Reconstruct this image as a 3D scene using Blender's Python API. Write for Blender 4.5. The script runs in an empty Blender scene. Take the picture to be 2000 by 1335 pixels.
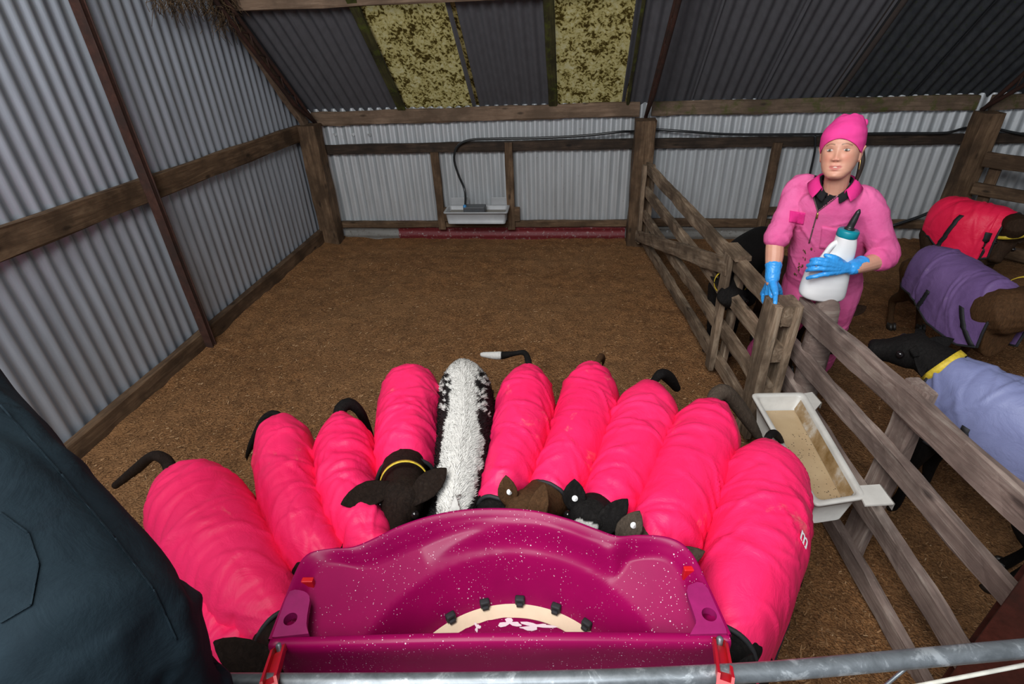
import bpy, bmesh, math, random
import numpy as np
from mathutils import Vector, Matrix
from mathutils.bvhtree import BVHTree
random.seed(7); RNG = np.random.default_rng(7)
SC = bpy.context.scene; COL = SC.collection
PI = math.pi
# ------------------------------------------------------------------ camera
FPX = 1052.0; CX, CY = 1000.0, 667.5; H = 2.2
def _unit(v): return v/np.linalg.norm(v)
_N = _unit(np.array([75.0, 1722.5, FPX]))            # world down seen in the picture
_D = np.array([136.0, -648.5, FPX]); _D = _unit(_D-_N*(_D@_N))
_X = np.cross(_N, _D)
CAM = np.array([0.0, 0.0, H])
def ray(px, py):
    v = np.array([px-CX, py-CY, FPX]); return np.array([v@_X, v@_D, -(v@_N)])
def at(px, py, axis, val):                            # a point of the photo on the plane axis = val
    r = ray(px, py); i = 'xyz'.index(axis); return CAM+r*((val-CAM[i])/r[i])
FWD = np.array([_X[2], _D[2], -_N[2]])
def depth(p): return float((np.asarray(p)-CAM)@FWD)
def pj(p):
    q = np.asarray(p)-CAM; v = q[0]*_X+q[1]*_D-q[2]*_N; return np.array([CX+FPX*v[0]/v[2], CY+FPX*v[1]/v[2]])
cam = bpy.data.cameras.new('camera'); cam.sensor_width = 36; cam.lens = FPX/2000*36; cam.clip_start = 0.02
camo = bpy.data.objects.new('camera', cam); COL.objects.link(camo)
M = Matrix.Identity(4)
ex = (_X[0], _D[0], -_N[0]); ey = (-_X[1], -_D[1], _N[1]); ez = (-_X[2], -_D[2], _N[2])
for i in range(3): M[i][0], M[i][1], M[i][2] = ex[i], ey[i], ez[i]
M[0][3], M[1][3], M[2][3] = CAM
camo.matrix_world = M; SC.camera = camo
# ------------------------------------------------------------------ light
SC.view_settings.view_transform = 'Standard'; SC.view_settings.look = 'None'
SC.view_settings.gamma = 1.0; SC.view_settings.use_curve_mapping = False
SC.view_settings.exposure = 0.0
W = bpy.data.worlds.new('sky'); SC.world = W; W.use_nodes = True
bg = W.node_tree.nodes['Background']; bg.inputs[0].default_value = (0.80, 0.88, 1.0, 1); bg.inputs[1].default_value = 0.30
def area(name, loc, target, sx, sy, power, col=(1, 1, 1)):
    l = bpy.data.lights.new(name, 'AREA'); l.shape = 'RECTANGLE'; l.size = sx; l.size_y = sy; l.energy = power; l.color = col
    o = bpy.data.objects.new(name, l); COL.objects.link(o); o.location = loc
    o.rotation_euler = (Vector(target)-Vector(loc)).to_track_quat('-Z', 'Y').to_euler(); return o
area('softbox_light', (-0.7, 0.35, 4.0), (0.0, 1.9, 0.3), 1.1, 1.1, 70, (1.0, 0.97, 0.93))
area('doorway_daylight', (-0.9, -1.5, 4.3), (0.9, 4.6, 0.5), 3.6, 1.8, 300, (0.94, 0.97, 1.0))
# ------------------------------------------------------------------ object helpers
WM = {}
def clean(m): return m if isinstance(m, (list, tuple)) else [m]
def link(name, me, mats, parent=None, mw=None, smooth=True):
    o = bpy.data.objects.new(name, me); COL.objects.link(o)
    me.materials.clear()
    for m in clean(mats): me.materials.append(m)
    mw = Matrix.Identity(4) if mw is None else mw
    WM[o.name] = mw
    if parent is not None:
        o.parent = parent; o.matrix_basis = WM[parent.name].inverted() @ mw
    else: o.matrix_basis = mw
    if smooth: me.polygons.foreach_set('use_smooth', [True]*len(me.polygons))
    return o
def tag(o, label=None, cat=None, group=None, kind=None):
    if label: o['label'] = label
    if cat: o['category'] = cat
    if group: o['group'] = group
    if kind: o['kind'] = kind
    return o
def thing(name, loc, label, cat, group=None, rz=0.0, kind=None):
    o = bpy.data.objects.new(name, None); COL.objects.link(o); o.empty_display_size = 0.1
    mw = Matrix.Translation(Vector(loc)) @ Matrix.Rotation(rz, 4, 'Z'); WM[o.name] = mw; o.matrix_basis = mw
    return tag(o, label, cat, group, kind)
def bm2me(bm, name='m'):
    me = bpy.data.meshes.new(name); bm.normal_update(); bm.to_mesh(me); bm.free(); return me
def arr2me(v, f, name='m'):
    me = bpy.data.meshes.new(name); me.from_pydata([tuple(map(float, p)) for p in v], [], f); me.update(); return me
def recenter(me, origin):                              # put a world-space mesh about its own origin
    me.transform(Matrix.Translation(-Vector(origin))); return Matrix.Translation(Vector(origin))
def put(name, me, mats, parent, origin=None, smooth=True):   # world-space mesh -> object with its origin at its middle
    if origin is None:
        c = np.zeros(len(me.vertices)*3); me.vertices.foreach_get('co', c); c = c.reshape(-1, 3); origin = (c.min(0)+c.max(0))/2
    return link(name, me, mats, parent, recenter(me, origin), smooth)
def loft(bm, rings, cap=True, wrap=True):
    prev = None; allv = []
    for r in rings:
        cur = [bm.verts.new(tuple(map(float, p))) for p in r]; allv.append(cur)
        if prev:
            n = len(cur)
            for i in range(n if wrap else n-1):
                j = (i+1) % n; bm.faces.new((prev[i], prev[j], cur[j], cur[i]))
        prev = cur
    if cap and wrap:
        bm.faces.new(list(reversed(allv[0]))); bm.faces.new(allv[-1])
    return allv
def catmull(pts, n):
    p = np.asarray(pts, float)
    if len(p) == 2: return p[0]+(p[1]-p[0])*np.linspace(0, 1, n)[:, None]
    d = np.r_[0, np.cumsum(np.linalg.norm(np.diff(p[:, :3], axis=0), axis=1))+1e-9]
    e = np.vstack([2*p[0]-p[1], p, 2*p[-1]-p[-2]]); de = np.r_[-(d[1]-d[0]), d, 2*d[-1]-d[-2]]
    out = []
    for s in np.linspace(0, d[-1], n):
        i = int(min(max(np.searchsorted(d, s)-1, 0), len(p)-2))
        t0, t1, t2, t3 = de[i:i+4]; a, b, c, q = e[i:i+4]
        h = t2-t1; u = (s-t1)/h; m1 = (c-a)/(t2-t0)*h; m2 = (q-b)/(t3-t1)*h
        out.append((2*u**3-3*u**2+1)*b+(u**3-2*u**2+u)*m1+(-2*u**3+3*u**2)*c+(u**3-u**2)*m2)
    return np.array(out)
def tube(bm, pts, radii, n=12, res=None, flat=1.0, up=(0, 0, 1), round_ends=True):
    pts = np.asarray(pts, float); radii = np.asarray(radii, float)*np.ones(len(pts))
    P = np.c_[pts, radii]
    if res: P = catmull(P, res)
    pts, radii = P[:, :3], np.maximum(P[:, 3], 1e-4)
    T = np.gradient(pts, axis=0); T /= np.linalg.norm(T, axis=1)[:, None]+1e-12
    u = np.array(up, float); u = u-T[0]*(u@T[0])
    if np.linalg.norm(u) < 1e-3: u = np.array([1.0, 0, 0]); u = u-T[0]*(u@T[0])
    u /= np.linalg.norm(u); rings = []; ang = np.linspace(0, 2*PI, n, endpoint=False)
    def ring(p, t, u, r):
        v = np.cross(t, u); return p+np.outer(np.cos(ang), u)*r*flat+np.outer(np.sin(ang), v)*r
    for k in range(len(pts)):
        u = u-T[k]*(u@T[k]); u /= np.linalg.norm(u)+1e-12
        if k == 0 and round_ends:
            for a in (0.15, 0.6): rings.append(ring(pts[0]-T[0]*radii[0]*math.cos(a*PI/2)*0.9, T[0], u, radii[0]*math.sin(a*PI/2)))
        rings.append(ring(pts[k], T[k], u, radii[k]))
        if k == len(pts)-1 and round_ends:
            for a in (0.6, 0.15): rings.append(ring(pts[k]+T[k]*radii[k]*math.cos(a*PI/2)*0.9, T[k], u, radii[k]*math.sin(a*PI/2)))
    loft(bm, rings)
def tube_obj(name, pts, r, mat, parent=None, n=10, res=None, flat=1.0, up=(0, 0, 1)):
    bm = bmesh.new(); tube(bm, pts, r, n, res, flat, up); return put(name, bm2me(bm), mat, parent)
def box_bm(bm, c, s, rot=None, bevel=0.0):
    r = bmesh.ops.create_cube(bm, size=1.0); vs = r['verts']
    for v in vs:
        v.co = Vector((v.co.x*s[0], v.co.y*s[1], v.co.z*s[2]))
    if bevel:
        es = list({e for v in vs for e in v.link_edges})
        bb = bmesh.ops.bevel(bm, geom=es, offset=bevel, segments=2, affect='EDGES', profile=0.6); vs = list({v for f in bb['faces'] for v in f.verts} | {v for v in vs if v.is_valid})
    for v in vs:
        if v.is_valid: v.co = (rot @ v.co if rot is not None else v.co)+Vector(c)
def box(name, c, s, mat, parent=None, rz=0.0, bevel=0.004):
    bm = bmesh.new(); box_bm(bm, (0, 0, 0), s, None, bevel)
    return link(name, bm2me(bm), mat, parent, Matrix.Translation(Vector(c)) @ Matrix.Rotation(rz, 4, 'Z'), smooth=False)
def frame(x, up):
    x = Vector(x).normalized(); z = Vector(up); z = (z-x*z.dot(x)).normalized(); y = z.cross(x)
    return Matrix((x, y, z)).transposed()
def board(name, p0, p1, w, h, mat, parent=None, up=(0, 0, 1), rough=0.004, bevel=0.006, seg=14, sag=0.0):
    """timber from p0 to p1 (centre line); w across, h along up; worn edges and slightly uneven faces, grain along its own X"""
    p0, p1 = Vector(p0), Vector(p1); L = (p1-p0).length; bm = bmesh.new()
    ph = random.random()*50; rings = []
    b = bevel
    prof = [(-w/2+b, -h/2), (w/2-b, -h/2), (w/2, -h/2+b), (w/2, h/2-b), (w/2-b, h/2), (-w/2+b, h/2), (-w/2, h/2-b), (-w/2, -h/2+b)]
    for k in range(seg+1):
        x = -L/2+L*k/seg; r = []
        for i, (a, c) in enumerate(prof):
            n1 = math.sin(x*7.3+i*1.9+ph)+math.sin(x*17.1+i*2.7+ph*2)*0.6
            n2 = math.sin(x*6.1+i*1.3+ph*3)+math.sin(x*21.7+i*3.1+ph)*0.6
            r.append((x, a+n1*rough*0.6, c+n2*rough*0.6+sag*(1-(2*k/seg-1)**2)))
        rings.append(r)
    loft(bm, rings); me = bm2me(bm)
    mw = Matrix.Translation((p0+p1)/2) @ frame(p1-p0, up).to_4x4()
    return link(name, me, mat, parent, mw, smooth=False)
def fuse(bm, voxel, iters=3):
    """one continuous skin over everything in bm"""
    me = bm2me(bm); o = bpy.data.objects.new('tmp', me); COL.objects.link(o)
    m = o.modifiers.new('r', 'REMESH'); m.mode = 'VOXEL'; m.voxel_size = voxel
    if iters:
        s = o.modifiers.new('s', 'SMOOTH'); s.factor = 0.5; s.iterations = iters
    dg = bpy.context.evaluated_depsgraph_get(); out = bpy.data.meshes.new_from_object(o.evaluated_get(dg))
    bpy.data.objects.remove(o); bpy.data.meshes.remove(me); return out
def coords(me):
    c = np.zeros(len(me.vertices)*3); me.vertices.foreach_get('co', c); return c.reshape(-1, 3)
def normals(me):
    c = np.zeros(len(me.vertices)*3); me.vertices.foreach_get('normal', c); return c.reshape(-1, 3)
def setco(me, c): me.vertices.foreach_set('co', np.ascontiguousarray(c).ravel()); me.update()
def attr(me, name, vals):
    a = me.attributes.new(name, 'FLOAT', 'POINT'); a.data.foreach_set('value', np.asarray(vals, dtype=np.float32))
def colattr(me, name, rgb):
    a = me.color_attributes.new(name, 'FLOAT_COLOR', 'POINT'); a.data.foreach_set('color', np.c_[rgb, np.ones(len(rgb))].astype(np.float32).ravel())
def vnoise(p, scale, seed=0):
    """cheap smooth 3-D value noise for numpy points, about -1..1"""
    q = np.asarray(p)*scale+seed*17.31; i = np.floor(q).astype(np.int64); f = q-i; f = f*f*(3-2*f)
    def hsh(a, b, c):
        h = (a*374761393+b*668265263+c*2147483647+seed*974711) & 0xffffffff
        h = ((h ^ (h >> 13))*1274126177) & 0xffffffff; return ((h ^ (h >> 16)) & 0xffff)/32767.5-1
    r = 0
    for dx in (0, 1):
        for dy in (0, 1):
            for dz in (0, 1):
                w = (f[:, 0] if dx else 1-f[:, 0])*(f[:, 1] if dy else 1-f[:, 1])*(f[:, 2] if dz else 1-f[:, 2])
                r = r+w*hsh(i[:, 0]+dx, i[:, 1]+dy, i[:, 2]+dz)
    return r
# ------------------------------------------------------------------ materials
class NT:
    def __init__(s, name):
        s.m = bpy.data.materials.new(name); s.m.use_nodes = True; s.t = s.m.node_tree; s.p = s.t.nodes['Principled BSDF']
    def n(s, typ, **k):
        o = s.t.nodes.new(typ)
        for a, b in k.items(): setattr(o, a, b)
        return o
    def l(s, a, b): s.t.links.new(a, b)
    def coord(s, kind='Object', scale=(1, 1, 1), rand=True):
        tc = s.n('ShaderNodeTexCoord'); mp = s.n('ShaderNodeMapping'); mp.inputs['Scale'].default_value = scale
        s.l(tc.outputs[kind], mp.inputs['Vector'])
        if rand:
            oi = s.n('ShaderNodeObjectInfo'); mu = s.n('ShaderNodeMath', operation='MULTIPLY'); mu.inputs[1].default_value = 37.0
            s.l(oi.outputs['Random'], mu.inputs[0]); s.l(mu.outputs[0], mp.inputs['Location'])
        return mp.outputs[0]
    def noise(s, vec, scale, detail=4, rough=0.6, dist=0.0):
        o = s.n('ShaderNodeTexNoise'); o.inputs['Scale'].default_value = scale; o.inputs['Detail'].default_value = detail
        o.inputs['Roughness'].default_value = rough; o.inputs['Distortion'].default_value = dist
        if vec is not None: s.l(vec, o.inputs['Vector'])
        return o.outputs[0]
    def ramp(s, fac, stops):
        o = s.n('ShaderNodeValToRGB'); e = o.color_ramp.elements
        while len(e) < len(stops): e.new(0.5)
        for q, (p, c) in zip(e, stops): q.position = p; q.color = (c, c, c, 1) if isinstance(c, (int, float)) else (*c, 1)
        s.l(fac, o.inputs[0]); return o.outputs[0]
    def mix(s, fac, a, b, mode='MIX'):
        o = s.n('ShaderNodeMix', data_type='RGBA', blend_type=mode)
        for val, sock in ((fac, o.inputs[0]), (a, o.inputs[6]), (b, o.inputs[7])):
            if isinstance(val, (int, float)): sock.default_value = val
            elif isinstance(val, tuple): sock.default_value = (*val, 1)
            else: s.l(val, sock)
        return o.outputs[2]
    def base(s, c):
        if isinstance(c, tuple): s.p.inputs['Base Color'].default_value = (*c, 1)
        else: s.l(c, s.p.inputs['Base Color'])
    def bump(s, hgt, strength=0.5, dist=0.01):
        b = s.n('ShaderNodeBump'); b.inputs['Strength'].default_value = strength; b.inputs['Distance'].default_value = dist
        s.l(hgt, b.inputs['Height']); s.l(b.outputs[0], s.p.inputs['Normal'])
    def set(s, rough=0.6, metal=0.0, spec=0.5, **k):
        s.p.inputs['Roughness'].default_value = rough; s.p.inputs['Metallic'].default_value = metal; s.p.inputs['Specular IOR Level'].default_value = spec
        for a, b in k.items(): s.p.inputs[a].default_value = b
        return s.m
def plain(name, c, rough=0.5, metal=0.0, spec=0.5, var=0.15, sc=30.0, bump=0.0, **k):
    t = NT(name); v = t.coord(); n = t.noise(v, sc, 5)
    lo = tuple(x*(1-var) for x in c); hi = tuple(min(1, x*(1+var)) for x in c)
    t.base(t.ramp(n, [(0.3, lo), (0.7, hi)]))
    if bump: t.bump(n, bump, 0.004)
    return t.set(rough, metal, spec, **k)
def wood(name, dark, mid, light, sc=1.0, moss=None, bump=0.5):
    t = NT(name); v = t.coord(scale=(1.2*sc, 16*sc, 16*sc)); n = t.noise(v, 2.2, 8, 0.65, 0.9)
    v2 = t.coord(scale=(2.2, 3.0, 3.0)); m = t.noise(v2, 1.7, 4, 0.6)
    c = t.ramp(n, [(0.25, dark), (0.5, mid), (0.78, light)])
    c = t.mix(t.ramp(m, [(0.38, 0.85), (0.62, 0.0)]), c, dark)
    v3 = t.coord(scale=(9, 9, 9)); w = t.noise(v3, 6.0, 6, 0.75)
    c = t.mix(t.ramp(w, [(0.62, 0.0), (0.75, 0.5)]), c, light)
    kn = t.n('ShaderNodeTexVoronoi'); kn.inputs['Scale'].default_value = 1.0; t.l(t.coord(scale=(3.5, 9, 9)), kn.inputs['Vector'])
    c = t.mix(t.ramp(kn.outputs['Distance'], [(0.06, 0.8), (0.16, 0.0)]), c, tuple(x*0.4 for x in dark))
    if moss:
        mo = t.noise(t.coord(scale=(3, 3, 3)), 3.0, 6, 0.7); c = t.mix(t.ramp(mo, [(0.5, 0.0), (0.66, 0.9)]), c, moss)
    t.base(c); t.bump(n, bump, 0.006); return t.set(0.8, 0.0, 0.25)
W_FRAME = wood('rough_sawn_brown_timber', (0.045, 0.026, 0.014), (0.125, 0.074, 0.041), (0.23, 0.15, 0.088))
W_DARK = wood('dark_stained_timber', (0.016, 0.011, 0.008), (0.04, 0.025, 0.016), (0.10, 0.065, 0.045))
W_BEAM = wood('pale_brown_beam_timber', (0.085, 0.055, 0.035), (0.17, 0.11, 0.072), (0.25, 0.175, 0.12))
W_GATE = wood('weathered_gate_timber', (0.07, 0.047, 0.03), (0.23, 0.16, 0.105), (0.45, 0.36, 0.26))
W_RAIL = wood('grey_weathered_rail_timber', (0.095, 0.066, 0.055), (0.215, 0.155, 0.13), (0.40, 0.34, 0.285))
W_MOSS = wood('mossy_green_timber', (0.02, 0.018, 0.008), (0.05, 0.045, 0.015), (0.09, 0.085, 0.03), moss=(0.07, 0.085, 0.012))
W_MBEAM = wood('mossy_beam_timber', (0.07, 0.048, 0.031), (0.14, 0.095, 0.063), (0.22, 0.15, 0.105), moss=(0.06, 0.065, 0.014))
def corrug(name, base, dirt, rust, rustamt=0.62, metal=0.55, rough=0.42, axis=2):
    t = NT(name); s = [1.0, 1.0, 1.0]; s[axis] = 0.12
    v = t.coord(scale=tuple(6*x for x in s)); st = t.noise(v, 3.0, 5, 0.6)
    c = t.mix(t.ramp(st, [(0.35, 0.0), (0.75, 0.75)]), base, dirt)
    v2 = t.coord(scale=(2, 2, 2)); sp = t.noise(v2, 14.0, 8, 0.7)
    c = t.mix(t.ramp(sp, [(rustamt, 0.0), (rustamt+0.12, 0.7)]), c, rust)
    t.base(c); t.bump(sp, 0.12, 0.003); return t.set(rough, metal, 0.4)
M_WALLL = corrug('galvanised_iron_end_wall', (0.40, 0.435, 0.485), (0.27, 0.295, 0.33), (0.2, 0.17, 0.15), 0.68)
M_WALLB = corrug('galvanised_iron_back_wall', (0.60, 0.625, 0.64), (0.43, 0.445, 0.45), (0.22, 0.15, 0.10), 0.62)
M_ROOF = corrug('dull_roofing_iron', (0.115, 0.115, 0.127), (0.085, 0.085, 0.092), (0.07, 0.06, 0.05), 0.66, 0.2, 0.6)
M_ROOFB = corrug('brown_stained_roofing_iron', (0.075, 0.06, 0.054), (0.055, 0.045, 0.04), (0.05, 0.04, 0.03), 0.66, 0.2, 0.6)
M_ROOFD = corrug('black_weathered_roofing_iron', (0.028, 0.032, 0.038), (0.06, 0.065, 0.07), (0.03, 0.04, 0.012), 0.55, 0.1, 0.7)
M_REDIRON = corrug('flaking_red_painted_iron', (0.16, 0.018, 0.022), (0.10, 0.012, 0.016), (0.42, 0.38, 0.36), 0.56, 0.0, 0.6, 0)
M_GREYIRON = corrug('worn_grey_iron', (0.22, 0.215, 0.2), (0.12, 0.11, 0.095), (0.05, 0.035, 0.02), 0.55, 0.0, 0.7, 0)
def skylight_mat():
    t = NT('mossy_translucent_sheet'); v = t.coord(scale=(1, 1, 0.8)); a = t.noise(v, 36.0, 9, 0.68, 0.4); b = t.noise(v, 9.0, 6, 0.68)
    s = t.n('ShaderNodeMath', operation='ADD'); t.l(a, s.inputs[0]); t.l(b, s.inputs[1])
    mm = t.n('ShaderNodeMath', operation='MULTIPLY'); mm.inputs[1].default_value = 0.5; t.l(s.outputs[0], mm.inputs[0])
    c = t.ramp(mm.outputs[0], [(0.36, (0.06, 0.04, 0.010)), (0.455, (0.12, 0.08, 0.016)), (0.49, (0.60, 0.48, 0.16)), (0.56, (0.76, 0.64, 0.28)), (0.70, (0.86, 0.78, 0.50))])
    t.base(c); t.set(0.6, 0, 0.3)
    tr = t.n('ShaderNodeBsdfTranslucent'); t.l(c, tr.inputs[0]); mx = t.n('ShaderNodeMixShader'); mx.inputs[0].default_value = 0.7
    out = t.t.nodes['Material Output']; t.l(t.p.outputs[0], mx.inputs[1]); t.l(tr.outputs[0], mx.inputs[2]); t.l(mx.outputs[0], out.inputs[0])
    return t.m
M_SKY = skylight_mat()
def rusty(name, a, b, c, rough=0.75):
    t = NT(name); v = t.coord(); n = t.noise(v, 22.0, 8, 0.7); m = t.noise(v, 5.0, 4)
    t.base(t.mix(t.ramp(m, [(0.4, 0.0), (0.65, 0.8)]), t.ramp(n, [(0.3, a), (0.7, b)]), c)); t.bump(n, 0.4, 0.003); return t.set(rough, 0.1, 0.3)
M_RUST = rusty('rusty_steel', (0.035, 0.014, 0.010), (0.075, 0.032, 0.022), (0.028, 0.018, 0.015))
M_REDRUST = rusty('rust_red_painted_steel', (0.038, 0.009, 0.006), (0.085, 0.02, 0.014), (0.02, 0.009, 0.007), 0.5)
def galv():
    t = NT('galvanised_pipe_steel'); v = t.coord(); vo = t.n('ShaderNodeTexVoronoi'); vo.inputs['Scale'].default_value = 28; t.l(v, vo.inputs['Vector'])
    n = t.noise(v, 16.0, 5, 0.7, 0.6)
    c = t.ramp(n, [(0.35, (0.13, 0.145, 0.155)), (0.55, (0.20, 0.22, 0.235)), (0.64, (0.40, 0.43, 0.45))])
    t.base(c); t.bump(n, 0.1, 0.002); return t.set(0.42, 0.55, 0.5)
M_GALV = galv()
def floor_mat():
    t = NT('brown_wood_chip_bedding'); v = t.coord('Object', rand=False); a = t.noise(v, 0.9, 4, 0.6); b = t.noise(v, 60.0, 6, 0.75); c = t.noise(v, 9.0, 6, 0.7)
    vo = t.n('ShaderNodeTexVoronoi'); vo.inputs['Scale'].default_value = 95; t.l(v, vo.inputs['Vector'])
    col = t.ramp(b, [(0.28, (0.095, 0.042, 0.017)), (0.5, (0.265, 0.122, 0.047)), (0.72, (0.48, 0.255, 0.11))])
    col = t.mix(t.ramp(c, [(0.36, 0.55), (0.6, 0.0)]), col, (0.062, 0.029, 0.013))
    col = t.mix(t.ramp(a, [(0.4, 0.0), (0.62, 0.45)]), col, (0.27, 0.145, 0.066))
    t.base(col); ad = t.n('ShaderNodeMath', operation='ADD'); t.l(b, ad.inputs[0]); t.l(vo.outputs['Distance'], ad.inputs[1]); t.bump(ad.outputs[0], 0.9, 0.012); return t.set(0.9, 0, 0.15)
M_FLOOR = floor_mat()
def chip_mat():
    t = NT('wood_shavings'); g = t.n('ShaderNodeNewGeometry')
    t.base(t.ramp(g.outputs['Random Per Island'], [(0.0, (0.08, 0.037, 0.015)), (0.6, (0.20, 0.10, 0.042)), (0.93, (0.31, 0.17, 0.078)), (1.0, (0.45, 0.29, 0.16))])); return t.set(0.85, 0, 0.2)
M_CHIP = chip_mat()
def jacket(name, c, c2, stain, amt=0.66):
    t = NT(name); v = t.coord(); n = t.noise(v, 3.2, 4, 0.6); f = t.noise(v, 11.0, 5, 0.6, 1.0); g = t.noise(v, 260.0, 2, 0.5)
    col = t.ramp(n, [(0.35, c), (0.7, c2)])
    s = t.noise(v, 4.2, 7, 0.62, 0.7); s2 = t.noise(v, 34.0, 4, 0.7); mu = t.n('ShaderNodeMath', operation='MULTIPLY')
    t.l(t.ramp(s, [(amt, 0.0), (amt+0.1, 0.85)]), mu.inputs[0]); t.l(t.ramp(s2, [(0.35, 0.0), (0.65, 1.0)]), mu.inputs[1])
    t.base(t.mix(mu.outputs[0], col, stain)); ad = t.n('ShaderNodeMath', operation='MULTIPLY_ADD'); t.l(g, ad.inputs[0]); ad.inputs[1].default_value = 0.06; t.l(f, ad.inputs[2])
    t.bump(ad.outputs[0], 0.35, 0.016); return t.set(0.5, 0, 0.3)
M_PINK = jacket('hot_pink_padded_nylon', (0.82, 0.014, 0.105), (0.86, 0.022, 0.128), (0.80, 0.26, 0.20), 0.64)
M_RED = jacket('crimson_pink_padded_nylon', (0.80, 0.012, 0.06), (0.88, 0.018, 0.08), (0.7, 0.2, 0.12))
M_PURPLE = jacket('purple_padded_nylon', (0.125, 0.07, 0.19), (0.18, 0.105, 0.26), (0.4, 0.32, 0.42))
M_LAV = jacket('faded_lavender_blue_nylon', (0.15, 0.165, 0.31), (0.21, 0.23, 0.40), (0.38, 0.33, 0.32))
M_BIND = plain('black_webbing', (0.012, 0.012, 0.014), 0.7, sc=90, bump=0.2)
M_GREYLIN = plain('grey_lining_fabric', (0.10, 0.105, 0.12), 0.8)
def coat(name, a, b, c=None):
    t = NT(name); v = t.coord(scale=(40, 40, 14)); n = t.noise(v, 2.0, 6, 0.75, 1.0); m = t.noise(t.coord(), 5.0, 3)
    col = t.ramp(n, [(0.3, a), (0.7, b)]); col = t.mix(t.ramp(m, [(0.4, 0.0), (0.7, 0.7)]), col, c or a)
    at_ = t.n('ShaderNodeAttribute', attribute_name='white'); col = t.mix(at_.outputs['Fac'], col, (0.64, 0.62, 0.58))
    t.base(col); t.bump(n, 0.8, 0.008); return t.set(0.65, 0, 0.12)
C_BLACK = coat('black_calf_hair', (0.004, 0.0035, 0.0035), (0.013, 0.011, 0.010))
C_BROWNBLACK = coat('brown_black_calf_hair', (0.006, 0.0038, 0.003), (0.024, 0.0145, 0.010), (0.014, 0.007, 0.004))
C_BROWN = coat('brown_calf_hair', (0.035, 0.018, 0.008), (0.11, 0.052, 0.022), (0.06, 0.028, 0.012))
C_GREYBROWN = coat('grey_brown_calf_hair', (0.04, 0.03, 0.022), (0.10, 0.075, 0.055), (0.05, 0.035, 0.025))
C_DKBROWN = coat('dark_brown_calf_hair', (0.018, 0.010, 0.006), (0.05, 0.026, 0.014), (0.03, 0.016, 0.009))
M_FURW = plain('white_hair_tuft', (0.66, 0.64, 0.60), 0.7, var=0.08); M_FURB = plain('black_hair_tuft', (0.012, 0.01, 0.01), 0.6)
M_HOOF = plain('dark_hoof_horn', (0.02, 0.016, 0.013), 0.45)
M_EYE = plain('glossy_dark_eye', (0.008, 0.006, 0.006), 0.08, var=0)
M_TAGW = plain('white_plastic_ear_tag', (0.8, 0.8, 0.78), 0.4, var=0.03)
M_YELLOW = plain('yellow_webbing', (0.56, 0.40, 0.03), 0.6, var=0.25, sc=60)
M_WHITEP = plain('white_print_ink', (0.85, 0.85, 0.85), 0.6, var=0.02)
# ================================================================== SETTING
YB, XL = 5.88, -2.93
def hfloor(x, y):
    p = np.c_[x, y, np.zeros_like(x)]
    h = 0.022*vnoise(p, 1.7, 1)+0.014*vnoise(p, 4.5, 2)+0.008*vnoise(p, 11, 3)
    h += 0.05*np.exp(-np.maximum(0, x-XL)/0.22)                                  # banked against the end wall
    k = np.clip((2.75-y)/1.1, 0, 1); h = h-0.205*k*k*(3-2*k)*np.clip((x+2.4)/1.6, 0, 1)-0.03*np.clip((y-5.2)/0.5, 0, 1)                      # bedding trodden lower towards the feeder
    return h-0.012
def fz(x, y): return float(hfloor(np.array([float(x)]), np.array([float(y)]))[0])
gx = np.linspace(-3.0, 6.6, 300); gy = np.linspace(-0.6, 6.0, 240); X_, Y_ = np.meshgrid(gx, gy)
Z_ = hfloor(X_.ravel(), Y_.ravel()); fv = np.c_[X_.ravel(), Y_.ravel(), Z_]
n1 = len(gx); ff = [(j*n1+i, j*n1+i+1, (j+1)*n1+i+1, (j+1)*n1+i) for j in range(len(gy)-1) for i in range(n1-1)]
FL = tag(link('floor', arr2me(fv, ff), M_FLOOR), kind='structure')
def shavings():
    N = 110000; u = RNG.random(N); d = 0.35+5.5*u**1.35; th = RNG.uniform(-1.0, 1.05, N); x = d*np.sin(th)*1.1; y = d*np.cos(th)
    k = (x > -2.85) & (x < 5.5) & (y < 5.85) & (y > 0.2); x, y = x[k], y[k]; N = len(x)
    z = hfloor(x, y)+0.003; a = RNG.uniform(0, PI, N); L = RNG.uniform(0.004, 0.012, N)*RNG.choice([0.7, 1, 1.6], N, p=[.5, .4, .1]); wd = RNG.uniform(0.0010, 0.0030, N); tl = RNG.uniform(-0.45, 0.45, N)
    dx, dy, dz = np.cos(a)*L, np.sin(a)*L, tl*L*0.6; nx, ny = -np.sin(a)*wd, np.cos(a)*wd
    c = np.c_[x, y, z+np.abs(dz)]
    V = np.stack([c+np.c_[-dx-nx, -dy-ny, -dz], c+np.c_[dx-nx, dy-ny, dz], c+np.c_[dx+nx, dy+ny, dz+0.002], c+np.c_[-dx+nx, -dy+ny, -dz+0.002]], 1).reshape(-1, 3)
    me = bpy.data.meshes.new('shavings'); me.vertices.add(4*N); me.vertices.foreach_set('co', V.ravel()); me.loops.add(4*N); me.loops.foreach_set('vertex_index', np.arange(4*N))
    me.polygons.add(N); me.polygons.foreach_set('loop_start', np.arange(N)*4); me.update(calc_edges=True)
    o = link('wood_shavings', me, M_CHIP, FL, smooth=False); o['kind'] = 'stuff'
shavings()
def roofz(y): return 1.36+(5.98-y)*1.0 if y > 2.75 else 4.59-(2.75-y)*0.12
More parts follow.
